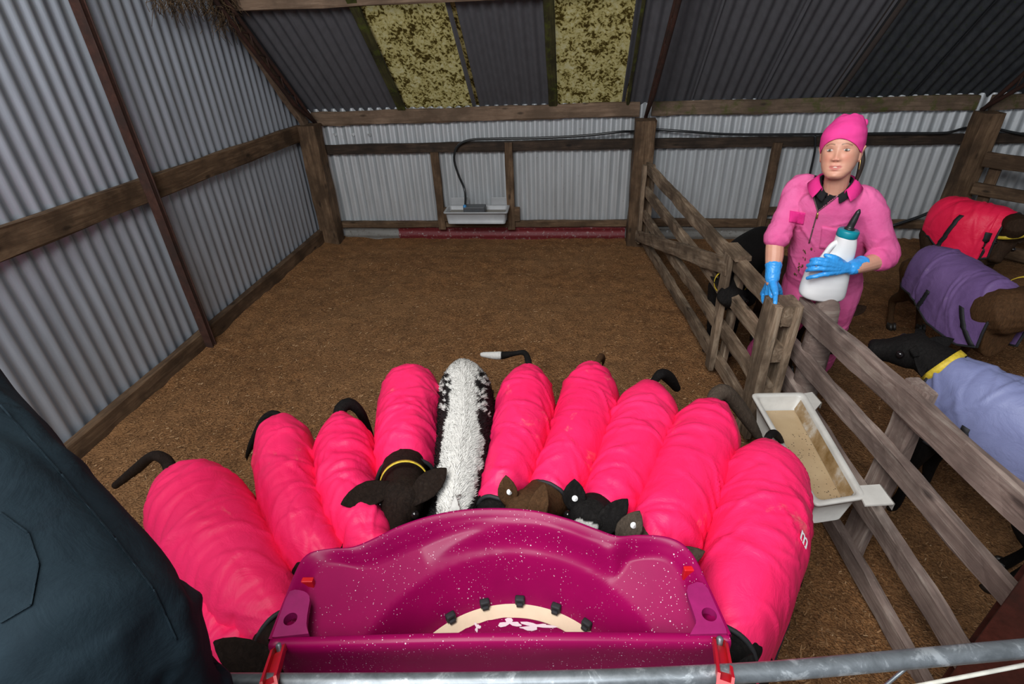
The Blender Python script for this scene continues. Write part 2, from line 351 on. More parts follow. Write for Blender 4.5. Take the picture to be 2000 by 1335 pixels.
def corr_sheet(name, parent, mat, o, u, v, wd, hts, amp=0.0135, pitch=0.098, nrm=(0, 0, 1), nv=3, off=0.0, spp=10):
    """corrugated sheet: starts at o, ribs spread along u, runs along v; hts(s) = length of the run at distance s"""
    o, u, v, nrm = map(lambda q: np.array(q, float), (o, u, v, nrm)); n = int(round(wd/pitch*spp)); V = []; F = []
    for i in range(n+1):
        s = wd*i/n; L = hts(s) if callable(hts) else hts; w = amp*math.cos(2*PI*s/pitch)+off
        for j in range(nv+1):
            b = 0.003*math.sin(s*5.1+j*2.0+o[0]*3+o[1]*7); V.append(o+u*s+v*L*j/nv+nrm*(w+b))
    for i in range(n):
        for j in range(nv): a = i*(nv+1)+j; F.append((a, a+1, a+nv+2, a+nv+1))
    return put(name, arr2me(V, F), mat, parent)
# ---- end wall (left)
WL = tag(bpy.data.objects.new('wall_left', None), kind='structure'); COL.objects.link(WL); WM['wall_left'] = Matrix.Identity(4)
y0 = -0.7
while y0 < 5.95:
    wd = min(0.784, 5.98-y0)
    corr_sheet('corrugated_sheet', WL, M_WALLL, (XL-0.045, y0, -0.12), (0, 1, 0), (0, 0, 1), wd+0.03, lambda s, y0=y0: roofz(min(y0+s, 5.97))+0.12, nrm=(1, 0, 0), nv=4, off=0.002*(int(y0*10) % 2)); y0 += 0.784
board('girt', (XL-0.005, -0.6, 1.36), (XL-0.005, 5.76, 1.20), 0.055, 0.155, W_FRAME, WL, seg=30, rough=0.006)
board('kickboard', (XL+0.005, -0.6, 0.07), (XL+0.005, 5.76, 0.07), 0.06, 0.16, W_FRAME, WL, seg=30)
# ---- back wall
WB = tag(bpy.data.objects.new('wall_back', None), kind='structure'); COL.objects.link(WB); WM['wall_back'] = Matrix.Identity(4)
x0 = -3.0; k = 0
while x0 < 6.4:
    corr_sheet('corrugated_sheet', WB, M_WALLB, (x0, YB+0.075, -0.10), (1, 0, 0), (0, 0, 1), 0.81, 1.50, nrm=(0, -1, 0), nv=3, off=0.003*(k % 2)); x0 += 0.784; k += 1
def low_iron(xa, xb, mat, nm, z0=-0.06, hh=0.24, yy=YB+0.05):
    V = []; F = []; nz = 32; nx = 12
    for i in range(nx+1):
        for j in range(nz+1):
            z = z0+hh*j/nz; V.append((xa+(xb-xa)*i/nx, yy-0.009*math.cos(2*PI*z/0.098)+0.004*math.sin(i*1.7), z))
    for i in range(nx):
        for j in range(nz): a = i*(nz+1)+j; F.append((a, a+nz+1, a+nz+2, a+1))
    return put(nm, arr2me(V, F), mat, WB)
xr0 = at(780, 450, 'y', YB+0.05)[0]
low_iron(-2.75, xr0, M_GREYIRON, 'low_iron_sheet')
low_iron(xr0-0.01, 0.55, M_REDIRON, 'low_iron_sheet', yy=YB+0.046)['label'] = 'red-painted sheet flaking to white'
low_iron(0.75, 3.0, M_GREYIRON, 'low_iron_sheet'); low_iron(3.9, 6.4, M_GREYIRON, 'low_iron_sheet')
gz = 1.003
board('girt', (-2.77, YB+0.02, gz-0.012), (0.56, YB+0.02, gz+0.004), 0.05, 0.098, W_DARK, WB, seg=26)
board('girt', (0.76, YB+0.02, gz), (3.68, YB+0.02, gz+0.0), 0.05, 0.095, W_DARK, WB, seg=22)
board('girt', (3.86, YB+0.02, gz), (6.3, YB+0.02, gz), 0.05, 0.095, W_DARK, WB, seg=16)
board('bottom_rail', (-2.77, YB+0.02, 0.14), (0.56, YB+0.02, 0.16), 0.05, 0.07, W_FRAME, WB, seg=24)
board('bottom_rail', (0.76, YB+0.02, 0.17), (3.68, YB+0.02, 0.15), 0.05, 0.085, W_FRAME, WB, seg=20)
board('bottom_rail', (3.86, YB+0.02, 0.15), (6.3, YB+0.02, 0.15), 0.05, 0.085, W_FRAME, WB, seg=14)
for px, py, zt in ((856, 360, 0.955), (996, 350, 1.045), (1508, 330, 1.0)):
    xs = at(px, py, 'y', YB)[0]; board('stud', (xs, YB-0.012, 0.10), (xs, YB-0.012, zt), 0.085, 0.05, W_FRAME, WB, up=(0, 1, 0), seg=8)
for xs in (-1.47, -0.70): board('block', (xs-0.07, YB-0.005, 0.27), (xs+0.07, YB-0.005, 0.27), 0.05, 0.16, W_FRAME, WB, seg=3)
xs = at(1500, 398, 'y', YB)[0]; board('block', (xs-0.02, YB-0.005, 0.30), (xs+0.32, YB-0.005, 0.31), 0.05, 0.08, W_FRAME, WB, seg=3)
for px in (620, 655, 690, 722):                                                   # solid wall-iron discs standing in for daylight at torn nail holes
    c = at(px, 262, 'y', YB+0.06); bm = bmesh.new(); r = [(c[0]+0.02*math.cos(a)*random.uniform(0.5, 1.2), c[1]+random.uniform(-0.004, 0.004), c[2]+0.02*math.sin(a)*random.uniform(0.5, 1.2)) for a in np.linspace(0, 2*PI, 9, endpoint=False)]
    r2 = [(p[0], p[1]-0.012, p[2]) for p in r]; loft(bm, [r, r2]); put('daylight_disc', bm2me(bm), M_WHITEP if 0 else M_WALLB, WB, smooth=False)
# ---- roof
CE = tag(bpy.data.objects.new('ceiling', None), kind='structure'); COL.objects.link(CE); WM['ceiling'] = Matrix.Identity(4)
RU = np.array([0, -1, 1.0])/math.sqrt(2); RN = np.array([0, -1, -1.0])/math.sqrt(2); RL = (5.98-2.75)*math.sqrt(2)
def rx(px, py): return at(px, py, 'y', YB+0.05)[0]
xs = [-3.05, rx(778, 212), rx(802, 206), rx(932, 203), rx(1072, 200), rx(1092, 200), rx(1224, 196), rx(1262, 194)]
def roof_run(xa, xb, mat, nm='roof_sheet', off=0.0):
    n = max(1, int(round((xb-xa)/0.76))); w = (xb-xa)/n
    for q in range(n): corr_sheet(nm, CE, mat, (xa+q*w, 6.06, 1.28), (1, 0, 0), RU, w+0.04, RL+0.113, nrm=RN, nv=4, off=off+0.003*(q % 2))
roof_run(xs[0], xs[1]+0.05, M_ROOF); roof_run(xs[3]-0.05, xs[4]+0.05, M_ROOF); roof_run(xs[6]-0.05, 2.35, M_ROOF, off=0.004); 
xd = rx(1640, 190); roof_run(2.35, xd, M_ROOFB, off=0.003); roof_run(xd-0.08, 6.6, M_ROOFD)
for a, b in ((xs[2]-0.06, xs[3]+0.03), (xs[5]-0.06, xs[6]+0.03)):
    corr_sheet('translucent_sheet', CE, M_SKY, (a, 6.06, 1.28), (1, 0, 0), RU, b-a, RL+0.113, nrm=RN, nv=4, off=-0.004, amp=0.006)['label'] = 'yellow translucent sheet blotched with dark moss'
for a in (xs[1]+0.045, xs[4]+0.045, xs[6]+0.01):
    w = 0.085 if a < xs[6] else 0.03; p0 = np.array([a, 5.95, 1.36])+RN*0.02
    board('batten', p0, p0+RU*(RL-0.1), w, 0.025, W_MOSS, CE, up=RN, seg=12)
# high part of the roof and the far end, out of the picture
corr_sheet('roof_sheet', CE, M_ROOF, (-3.05, 2.75, 4.59), (1, 0, 0), (0, -1, -0.12), 9.6, 1.6, spp=4, nv=2)
E1 = tag(bpy.data.objects.new('wall_right', None), kind='structure'); COL.objects.link(E1); WM['wall_right'] = Matrix.Identity(4)
y0 = 0.6
while y0 < 5.95:
    corr_sheet('corrugated_sheet', E1, M_WALLB, (6.5, y0, -0.02), (0, 1, 0), (0, 0, 1), 0.78, lambda s, y0=y0: roofz(min(y0+s, 5.97)), nrm=(-1, 0, 0), nv=3, spp=6); y0 += 0.784
# ---- posts, plates, purlins, trusses (each a thing of the frame)
def post(c, w, z0, z1, mat, label, lean=(0, 0)):
    o = board('wall_post', (c[0], c[1], z0), (c[0]+lean[0], c[1]+lean[1], z1), w, w, mat, None, up=(0, 1, 0), rough=0.007, bevel=0.012, seg=12); return tag(o, label, 'post')
post((-2.83, 5.76), 0.20, -0.08, 1.275, W_FRAME, 'square brown timber corner post where the end wall meets the back wall')
post((0.655, 5.78), 0.20, -0.08, 1.255, W_FRAME, 'square brown timber post at the hinge end of the weathered gate')
post((3.77, 5.80), 0.185, -0.08, 1.255, W_FRAME, 'square brown timber post behind the crimson-jacketed calf')
def beam(p0, p1, w, h, mat, label, name='roof_beam'): return tag(board(name, p0, p1, w, h, mat, None, rough=0.008, bevel=0.01, seg=24), label, 'beam')
beam((-2.84, YB+0.03, 1.305), (0.60, YB+0.03, 1.335), 0.05, 0.135, W_BEAM, 'pale brown wall plate above the small white water trough')
beam((0.72, YB+0.03, 1.335), (3.70, YB+0.03, 1.325), 0.05, 0.130, W_MBEAM, 'brown wall plate with green moss above the woman')
beam((3.82, YB+0.03, 1.325), (6.4, YB+0.03, 1.325), 0.05, 0.130, W_MBEAM, 'mossy wall plate right of the far timber post')
pz = at(455, 22, 'x', -2.9); pp = np.array([0, pz[1]-0.03, pz[2]+0.045])
beam((-2.87, pp[1], pp[2]), (6.4, pp[1], pp[2]), 0.045, 0.10, W_BEAM, 'long pale purlin under the roof at the top edge of the view', 'purlin')
beam((XL+0.045, 5.80, 1.27), (XL+0.045, pp[1]+0.02, pp[2]-0.17), 0.06, 0.10, W_BEAM, 'timber rafter sloping up the end wall beside a rusty lattice truss', 'rafter')
def truss(x, label, dx=0.0):
    t = thing('lattice_truss', (x, 5.86, 1.3), label, 'truss'); a0 = np.array([x, 5.90, 1.28]); L = 4.2
    for nm, o in (('upper_chord', 0.03), ('lower_chord', 0.15)):
        p = a0+RN*o*0+np.array([0, -o*0.9, 0]) if 0 else a0+RN*(o if nm == 'upper_chord' else 0.02)
        q = a0+RU*L+RN*(o if nm == 'upper_chord' else 0.16); q = q+np.array([dx, 0, 0]); m = a0+RU*0.45+RN*(0.03 if nm == 'upper_chord' else 0.125)+np.array([dx*0.1, 0, 0])
        bm = bmesh.new(); tube(bm, [p, m, q], 0.019, 8, None, 1.0); put(nm, bm2me(bm), M_RUST, t)
    n = 30; u = a0+RU*0.30+RN*0.03; pts = []
    for i in range(n): 
        s = 0.35+(L-0.4)*i/n; d = 0.035 if i % 2 else 0.03+0.10*min(1, s/0.45); pts.append(a0+RU*s+RN*(d if i % 2 == 0 else 0.035)+np.array([dx*s/L, 0, 0]))
    for i in range(0, n-1): tube_obj('lattice_rod', [pts[i], pts[i+1]], 0.0065, M_RUST, t, 6)
    return t
truss(-2.80, 'rusty lattice truss running up the roof beside the end wall')
truss(0.665, 'rusty lattice truss rising from the middle timber post', 0.12)
truss(3.75, 'rusty lattice truss under the black weathered roofing at far right')
# ---- rusty pole on the end wall
b0 = at(410, 668, 'x', XL+0.06); t0 = at(150, 0, 'x', XL+0.06); d = t0-b0; t1 = b0+d*1.60
PO = thing('steel_pole', (b0[0], b0[1], 0), 'rusty steel pole standing against the corrugated end wall', 'pole')
board('web', b0-d*0.02, t1, 0.05, 0.035, M_RUST, PO, up=(0, 1, 0), rough=0.002, bevel=0.004)
for s in (-0.022, 0.022): board('flange', b0-d*0.02+np.array([0, s, 0]), t1+np.array([0, s, 0]), 0.065, 0.010, M_RUST, PO, up=(0, 1, 0), rough=0.0015, bevel=0.003)
# ---- straw hanging in the corner of the purlin
def straw():
    o = thing('straw_nest', (-2.8, pp[1]+0.2, pp[2]), 'tangled straw nest hanging where the purlin meets the end wall', 'nest'); bm = bmesh.new(); c = at(415, 8, 'x', -2.86)
    for i in range(900):
        u = random.random(); q = at(300+150*u+random.gauss(0, 8), random.gauss(-4, 9), 'x', -2.86) if i % 2 else at(432+random.gauss(0, 12), random.gauss(8, 22), 'x', -2.84)
        a = q+np.array([random.gauss(0.01, 0.02), 0, 0]); d = np.array([random.gauss(0, 0.03), random.gauss(0, 0.05), random.gauss(-0.045, 0.04)]); d2 = d+np.array([random.gauss(0, 0.02) for _ in range(3)])
        tube(bm, [a, a+d*0.5, a+(d+d2)*0.5], 0.0020, 3, None, round_ends=False)
    put('straw', bm2me(bm), plain('dry_brown_straw', (0.10, 0.06, 0.028), 0.9, var=0.5), o)['kind'] = 'stuff'
straw()
# ---- hose along the back wall
def pts_on(pl, y): return [at(px, py, 'y', y) for px, py in pl]
M_HOSE = plain('black_rubber_hose', (0.012, 0.013, 0.014), 0.35)
hp = pts_on([(914, 402), (908, 372), (895, 340), (887, 310), (893, 286), (915, 274), (960, 271), (1060, 269), (1150, 264), (1215, 257)], YB-0.05)
hp = [np.array(p) for p in hp]+[np.array([0.56, 5.895, 1.125]), np.array([0.655, 5.908, 1.13]), np.array([0.75, 5.895, 1.14])]+pts_on([(1330, 256), (1420, 262), (1600, 262), (1760, 260), (1850, 259)], YB-0.04)+[np.array([3.66, 5.895, 1.10]), np.array([3.77, 5.908, 1.10]), np.array([3.88, 5.895, 1.10])]+pts_on([(2000, 262), (2080, 262)], YB-0.04)
hp[0] = np.array([hp[0][0], 5.66, hp[0][2]])
HO = tag(tube_obj('water_hose', hp, 0.0125, M_HOSE, None, 10, 150), 'long black water hose clipped along the back wall girt', 'hose')
HO2 = tag(tube_obj('drop_hose', pts_on([(1592, 266), (1592, 290), (1588, 312), (1582, 340), (1578, 380)], YB-0.03), 0.011, M_HOSE, None, 10, 40), 'short black hose hanging from the girt behind the woman', 'hose')
HO3 = tag(tube_obj('low_hose', pts_on([(1745, 440), (1790, 425), (1830, 410), (1875, 402)], YB-0.06), 0.016, M_HOSE, None, 10, 30), 'black pipe slanting along the back wall beside the far post', 'pipe')
# ---- small water trough on the back wall
M_PLASTIC = plain('dirty_white_plastic', (0.50, 0.48, 0.44), 0.45, var=0.18, sc=6)
M_PLASTIC2 = plain('grey_white_plastic', (0.33, 0.335, 0.34), 0.45, var=0.12, sc=6)
def tray(name, parent, P, depth_, inset, wall, mat, flare=0.0):
    """open plastic tray: P = four rim corners (counter-clockwise from above) in world space"""
    P = [np.array(p, float) for p in P]; c = sum(P)/4
    def ringat(sc, z, rad):
        out = []
        for i in range(4):
            a, b, d = P[i-1], P[i], P[(i+1) % 4]; e1 = _unit(a-b); e2 = _unit(d-b); L1 = np.linalg.norm(a-b); L2 = np.linalg.norm(d-b)
            q = b+e1*sc+e2*sc
            for u in np.linspace(0, 1, 6):
                w0, w1, w2 = (1-u)**2, 2*u*(1-u), u*u; out.append(w0*(q+e1*rad)+w1*q+w2*(q+e2*rad)+np.array([0, 0, z]))
        return out
    rings = [ringat(0.012, -0.006, 0.03), ringat(0, -0.012, 0.03), ringat(0, 0.0, 0.03), ringat(0.004, 0.004, 0.03), ringat(0.022, 0.002, 0.03), ringat(0.026, -0.006, 0.03), ringat(inset, -depth_+wall, 0.03), ringat(inset+0.03, -depth_+wall*0.6, 0.02)]
    outer = [ringat(0.012, -0.006, 0.03), ringat(0.018, -0.012, 0.03), ringat(inset-wall, -depth_, 0.03)]
    bm = bmesh.new(); loft(bm, rings, cap=False); bm.faces.new([bm.verts.new(tuple(p)) for p in ringat(inset+0.03, -depth_+wall*0.6, 0.02)])
    loft(bm, outer, cap=False); bm.faces.new([bm.verts.new(tuple(p)) for p in reversed(ringat(inset-wall, -depth_, 0.03))]); bmesh.ops.remove_doubles(bm, verts=bm.verts, dist=1e-5)
    return put(name, bm2me(bm), mat, parent)
T1 = thing('water_trough', (-1.085, 5.72, 0.25), 'small white plastic water trough fixed low on the back wall', 'trough')
z1 = 0.375; tray('tub', T1, [(-1.44, 5.60, z1), (-0.735, 5.60, z1), (-0.735, 5.86, z1+0.005), (-1.44, 5.86, z1+0.005)], 0.135, 0.045, 0.01, M_PLASTIC2)
for xx in (-1.30, -0.845): box('backplate', (xx, 5.865, 0.42), (0.20, 0.012, 0.09), M_PLASTIC2, T1)
box('water', (-1.087, 5.73, 0.335), (0.62, 0.19, 0.006), plain('murky_trough_water', (0.16, 0.14, 0.11), 0.1), T1, bevel=0)
V1 = box('float_box', (-1.105, 5.70, 0.39), (0.235, 0.12, 0.07), plain('dark_grey_plastic', (0.055, 0.058, 0.062), 0.5), T1, bevel=0.01); V1['label'] = 'dark grey float-valve cover'
tube_obj('hose_fitting', [hp[0], hp[0]+np.array([0, 0, 0.05])], 0.02, plain('blue_fitting', (0.02, 0.18, 0.42), 0.4), T1)
# ================================================================== GATE AND FENCES
GA, GB = np.array([0.70, 5.66]), np.array([1.07, 2.62]); GD = _unit(GB-GA); GN = np.array([GD[1], -GD[0]])   # GN points to the pen side (-x)
if GN[0] > 0: GN = -GN
def gpt(s, z, o=0.0): p = GA+GD*s+GN*o; return np.array([p[0], p[1], z])
G = thing('timber_gate', (0.70, 5.66, 0), 'weathered four-rail timber gate with a diagonal brace, in front of the woman', 'gate')
for z, h, e in ((0.825, 0.105, 3.15), (0.592, 0.092, 3.12), (0.342, 0.095, 3.12), (0.10, 0.10, 3.12)):
    board('rail', gpt(0.02, z), gpt(e, z), 0.042, h, W_GATE, G, rough=0.007, seg=26)
board('brace', gpt(-0.02, 0.10, 0.045), gpt(2.44, 0.80, 0.045), 0.035, 0.115, W_GATE, G, rough=0.006, seg=22)
for s, w, z0, z1 in ((0.06, 0.075, 0.05, 0.86), (2.42, 0.085, 0.03, 0.875)):
    for o in (0.042, -0.042): board('stile', gpt(s, z0, o), gpt(s, z1, o), 0.036, w, W_GATE, G, up=(GD[0], GD[1], 0), rough=0.005, seg=8)
board('cap_block', gpt(2.30, 0.885), gpt(2.52, 0.885), 0.10, 0.035, W_GATE, G, seg=4)
for o in (0.05, -0.05): board('latch_stile', gpt(3.08, 0.02, o), gpt(3.08, 0.885, o), 0.045, 0.15, W_GATE, G, up=(GD[0], GD[1], 0), rough=0.006, seg=10, bevel=0.010)
for z, h in ((0.84, 0.10), (0.60, 0.10), (0.35, 0.10), (0.10, 0.10)): board('spacer', gpt(3.015, z), gpt(3.145, z), 0.06, h, W_GATE, G, seg=3)
# fence on the right
FA, FB = np.array([1.22, 2.66]), np.array([1.45, 1.40]); FD = _unit(FB-FA); FN = np.array([FD[1], -FD[0]]); 
if FN[0] > 0: FN = -FN
def fpt(s, z, o=0.0): p = FA+FD*s+FN*o; return np.array([p[0], p[1], z])
F1 = thing('timber_fence', (1.22, 2.66, 0), 'grey weathered four-rail timber fence carrying the long milky trough', 'fence')
for s0, za, s1, zb, h in ((-0.06, 0.795, 1.46, 0.775, 0.125), (-0.10, 0.555, 1.46, 0.475, 0.10), (-0.12, 0.37, 1.44, 0.095, 0.115), (-0.12, 0.05, 1.44, -0.215, 0.10)):
    board('rail', fpt(s0, za), fpt(s1, zb), 0.042, h, W_RAIL, F1, rough=0.006, seg=18)
bm = bmesh.new(); q = np.array([fpt(0.06, -0.1, -0.07), fpt(0.06, 0.3, -0.07), fpt(0.055, 0.70, -0.07), fpt(0.05, 0.845, -0.07)])
tube(bm, q, [0.075, 0.07, 0.068, 0.062], 14, 16); me = bm2me(bm); c = coords(me); setco(me, c+normals(me)*(0.006*vnoise(c*np.array([1, 1, 0.25]), 30, 3))[:, None])
put('round_post', me, W_RAIL, F1)['label'] = 'round rough post at the gate end'
board('post', fpt(0.76, -0.28, -0.045), fpt(0.76, 0.86, -0.045), 0.05, 0.12, W_RAIL, F1, up=(FD[0], FD[1], 0), rough=0.006, seg=10)
# rusty steel end post
b0 = np.array([1.475, 1.27])*0.935; SP = thing('steel_end_post', (1.56, 1.20, -0.25), 'rust-red painted steel post at the near end of the fence, cut by the picture corner', 'post')
def colpost():
    dd = _unit(np.array([0.72, -0.69])); nn = np.array([-dd[1], dd[0]])
    for nm, o, wd_, th in (('flange', 0.0, 0.20, 0.014), ('flange', -0.16, 0.20, 0.014)):
        c = b0+dd*0.10+nn*o*-1; bm = bmesh.new(); box_bm(bm, (0, 0, 0), (wd_, th, 1.28), None, 0.003)
        link(nm, bm2me(bm), M_REDRUST, SP, Matrix.Translation((c[0], c[1], 0.38)) @ Matrix.Rotation(math.atan2(dd[1], dd[0]), 4, 'Z'), False)
    c = b0+dd*0.10+nn*0.08; bm = bmesh.new(); box_bm(bm, (0, 0, 0), (0.012, 0.15, 1.28), None, 0.002)
    link('web', bm2me(bm), M_REDRUST, SP, Matrix.Translation((c[0], c[1], 0.38)) @ Matrix.Rotation(math.atan2(dd[1], dd[0]), 4, 'Z'), False)
colpost()
# fence far right
F2 = thing('timber_fence', (3.80, 5.6, 0), 'dark timber fence at far right behind the crimson-jacketed calf', 'fence')
a0 = at(1905, 322, 'z', 0.86); 
def f2(px, py, z): return at(px, py, 'z', z)
A2 = np.array([3.80, 5.62]); B2 = np.array([4.75, 4.55]); 
def f2p(s, z, o=0): p = A2+(B2-A2)*s; n = np.array([-(B2-A2)[1], (B2-A2)[0]])/1.43; return np.array([p[0]+n[0]*o, p[1]+n[1]*o, z])
for z, h in ((0.87, 0.13), (0.60, 0.11), (0.33, 0.11), (0.08, 0.11)): board('rail', f2p(-0.02, z), f2p(1.6, z), 0.045, h, W_FRAME, F2, seg=16)
for s in (0.05, 0.75, 1.5): board('stile', f2p(s, -0.05, 0.05), f2p(s, 0.9, 0.05), 0.04, 0.09, W_FRAME, F2, up=(B2[0]-A2[0], B2[1]-A2[1], 0), seg=8)
# ================================================================== LONG TROUGH ON THE FENCE
LT = thing('milk_trough', (1.07, 1.96, 0.33), 'long dirty white plastic trough of milky water hung on the fence rails', 'trough')
zt = 0.50; c1 = at(1466, 768, 'z', zt); c2 = at(1572, 766, 'z', zt); c3 = at(1694, 972, 'z', zt); c4 = at(1592, 988, 'z', zt)
tray('tub', LT, [c4, c3+np.array([0.0, 0.0, 0]), c2, c1], 0.16, 0.05, 0.010, M_PLASTIC)
def slab(name, pts, th, mat, parent):
    bm = bmesh.new(); top = [bm.verts.new(tuple(p)) for p in pts]; bot = [bm.verts.new((p[0], p[1], p[2]-th)) for p in pts]; n = len(pts)
    bm.faces.new(top); bm.faces.new(list(reversed(bot)))
    for i in range(n): bm.faces.new((top[i], bot[i], bot[(i+1) % n], top[(i+1) % n]))
    bmesh.ops.recalc_face_normals(bm, faces=bm.faces); return put(name, bm2me(bm), mat, parent, smooth=False)
for (pa, pb, pc, pd) in (((1568, 768), (1586, 765), (1604, 786), (1592, 800)), ((1672, 948), (1718, 945), (1746, 983), (1690, 986))):
    Q = [at(*p, 'z', zt+0.003) for p in (pa, pb, pc, pd)]; slab('hook_flange', Q, 0.008, M_PLASTIC, LT)
    Q2 = [Q[1]+np.array([0, 0, 0]), Q[2], Q[2]-np.array([0, 0, 0.035]), Q[1]-np.array([0, 0, 0.035])]; slab('hook_lip', [q+np.array([0.004, 0, 0]) for q in Q2], 0.003, M_PLASTIC, LT)
def milkwater():
    t = NT('scummy_milk_water'); v = t.coord(); n = t.noise(v, 5.0, 5); sp = t.n('ShaderNodeTexVoronoi'); sp.inputs['Scale'].default_value = 75; t.l(t.noise(v, 40, 2) and v, sp.inputs['Vector'])
    cl = t.noise(v, 6.0, 3, 0.6); m = t.n('ShaderNodeMath', operation='MULTIPLY'); t.l(t.ramp(sp.outputs['Distance'], [(0.16, 1.0), (0.24, 0.0)]), m.inputs[0]); t.l(t.ramp(cl, [(0.5, 0.0), (0.56, 1.0)]), m.inputs[1])
    c = t.ramp(n, [(0.3, (0.36, 0.25, 0.14)), (0.7, (0.46, 0.34, 0.2))]); c = t.mix(m.outputs[0], c, (0.07, 0.05, 0.035)); t.base(c); return t.set(0.18, 0, 0.5)
cc = (c1+c2+c3+c4)/4
def inset(P, k, z):
    out = []
    for i in range(4):
        e1 = _unit(P[i-1]-P[i]); e2 = _unit(P[(i+1) % 4]-P[i]); q = P[i]+(e1+e2)*k; q[2] = z; out.append(q)
    return out
W0 = inset([c4, c3, c2, c1], 0.048, zt-0.075); slab('milky_water', W0, 0.004, milkwater(), LT)
def scum_mat():
    t = NT('brown_scum_on_plastic'); v = t.coord(); n = t.noise(v, 9.0, 6, 0.65); t.base(t.ramp(n, [(0.34, (0.17, 0.095, 0.03)), (0.52, (0.30, 0.20, 0.10)), (0.66, (0.48, 0.43, 0.36))])); return t.set(0.5, 0, 0.4)
P2 = np.array([c2, c3]); ins = _unit(c1-c2)
bm = bmesh.new(); rows = []
for k in range(17):
    u = 0.06+0.88*k/16; p = c2+(c3-c2)*u; rows.append([p+ins*0.031+np.array([0, 0, -0.014]), p+ins*0.041+np.array([0, 0, -0.045]), p+ins*0.051+np.array([0, 0, -0.072])])
loft(bm, rows, cap=False, wrap=False); put('scum_band', bm2me(bm), scum_mat(), LT)
# ================================================================== FEEDER
def tubmat():
    t = NT('magenta_moulded_plastic'); v = t.coord('Object', rand=False); n = t.noise(v, 5.0, 4); col = t.ramp(n, [(0.3, (0.215, 0.0012, 0.056)), (0.7, (0.265, 0.0016, 0.068))])
    for sc, th in ((80, 0.085), (42, 0.06), (150, 0.12)):
        vo = t.n('ShaderNodeTexVoronoi'); vo.inputs['Scale'].default_value = sc; t.l(v, vo.inputs['Vector'])
        cl = t.noise(v, 7.0, 3, 0.6); pk = t.n('ShaderNodeSeparateColor'); t.l(vo.outputs['Color'], pk.inputs[0])
        a = t.n('ShaderNodeMath', operation='MULTIPLY'); t.l(t.ramp(vo.outputs['Distance'], [(th, 1.0), (th+0.05, 0.0)]), a.inputs[0]); t.l(t.ramp(pk.outputs[0], [(0.60, 0.0), (0.62, 1.0)]), a.inputs[1])
        b = t.n('ShaderNodeMath', operation='MULTIPLY'); t.l(a.outputs[0], b.inputs[0]); t.l(t.ramp(cl, [(0.44, 0.0), (0.58, 0.95)]), b.inputs[1]); col = t.mix(b.outputs[0], col, (0.75, 0.62, 0.66))
    t.base(col); return t.set(0.36, 0, 0.2)
M_TUB = tubmat(); M_PLATE = plain('scuffed_magenta_plastic', (0.27, 0.008, 0.10), 0.45, var=0.2, sc=14)
M_REDP = plain('red_painted_bracket', (0.55, 0.008, 0.012), 0.4, var=0.1); M_MILK = plain('creamy_milk', (0.78, 0.62, 0.44), 0.2, var=0.04)
ZR = 0.90; fl = at(527, 1247, 'z', ZR); fr = at(1425, 1238, 'z', ZR); TU = _unit(fr-fl); TV = np.array([-TU[1], TU[0], 0.0]); TL = np.linalg.norm(fr-fl)
def T(u, v, z): return fl+TU*u+TV*v+np.array([0, 0, z-ZR])
def tloc(px, py, z): d = at(px, py, 'z', z)-T(0, 0, z); return float(d@TU), float(d@TV)
FE = thing('calf_feeder', T(TL/2, 0.2, 0.5), 'magenta plastic calf feeder splashed with milk, hung on the galvanised rail', 'feeder')
rim_px = [(527, 1247), (560, 1163), (588, 1098), (606, 1080), (640, 1072), (690, 1068), (735, 1050), (780, 1028), (840, 1008), (905, 996), (975, 993), (1045, 998), (1110, 1014), (1165, 1034), (1205, 1047), (1245, 1045), (1290, 1047), (1325, 1058), (1352, 1084), (1385, 1150), (1425, 1238)]
rim = np.array([tloc(px, py, ZR) for px, py in rim_px]); rim3 = catmull(np.c_[rim, np.zeros(len(rim))], 150)[:, :2]
uc = tloc(1000, 1185, 0.63)[0]; vc = tloc(1000, 1240, .634)[1]-0.25
r_mi, r_m, r_rg, r_r2, r_rim = [tloc(a, b, z)[1]-vc for a, b, z in ((1000, 1204, .634), (1000, 1179, .634), (985, 1080, .785), (980, 1020, .872), (975, 996, ZR))]
print('feeder radii', vc, r_mi, r_m, r_rg, r_r2, r_rim)
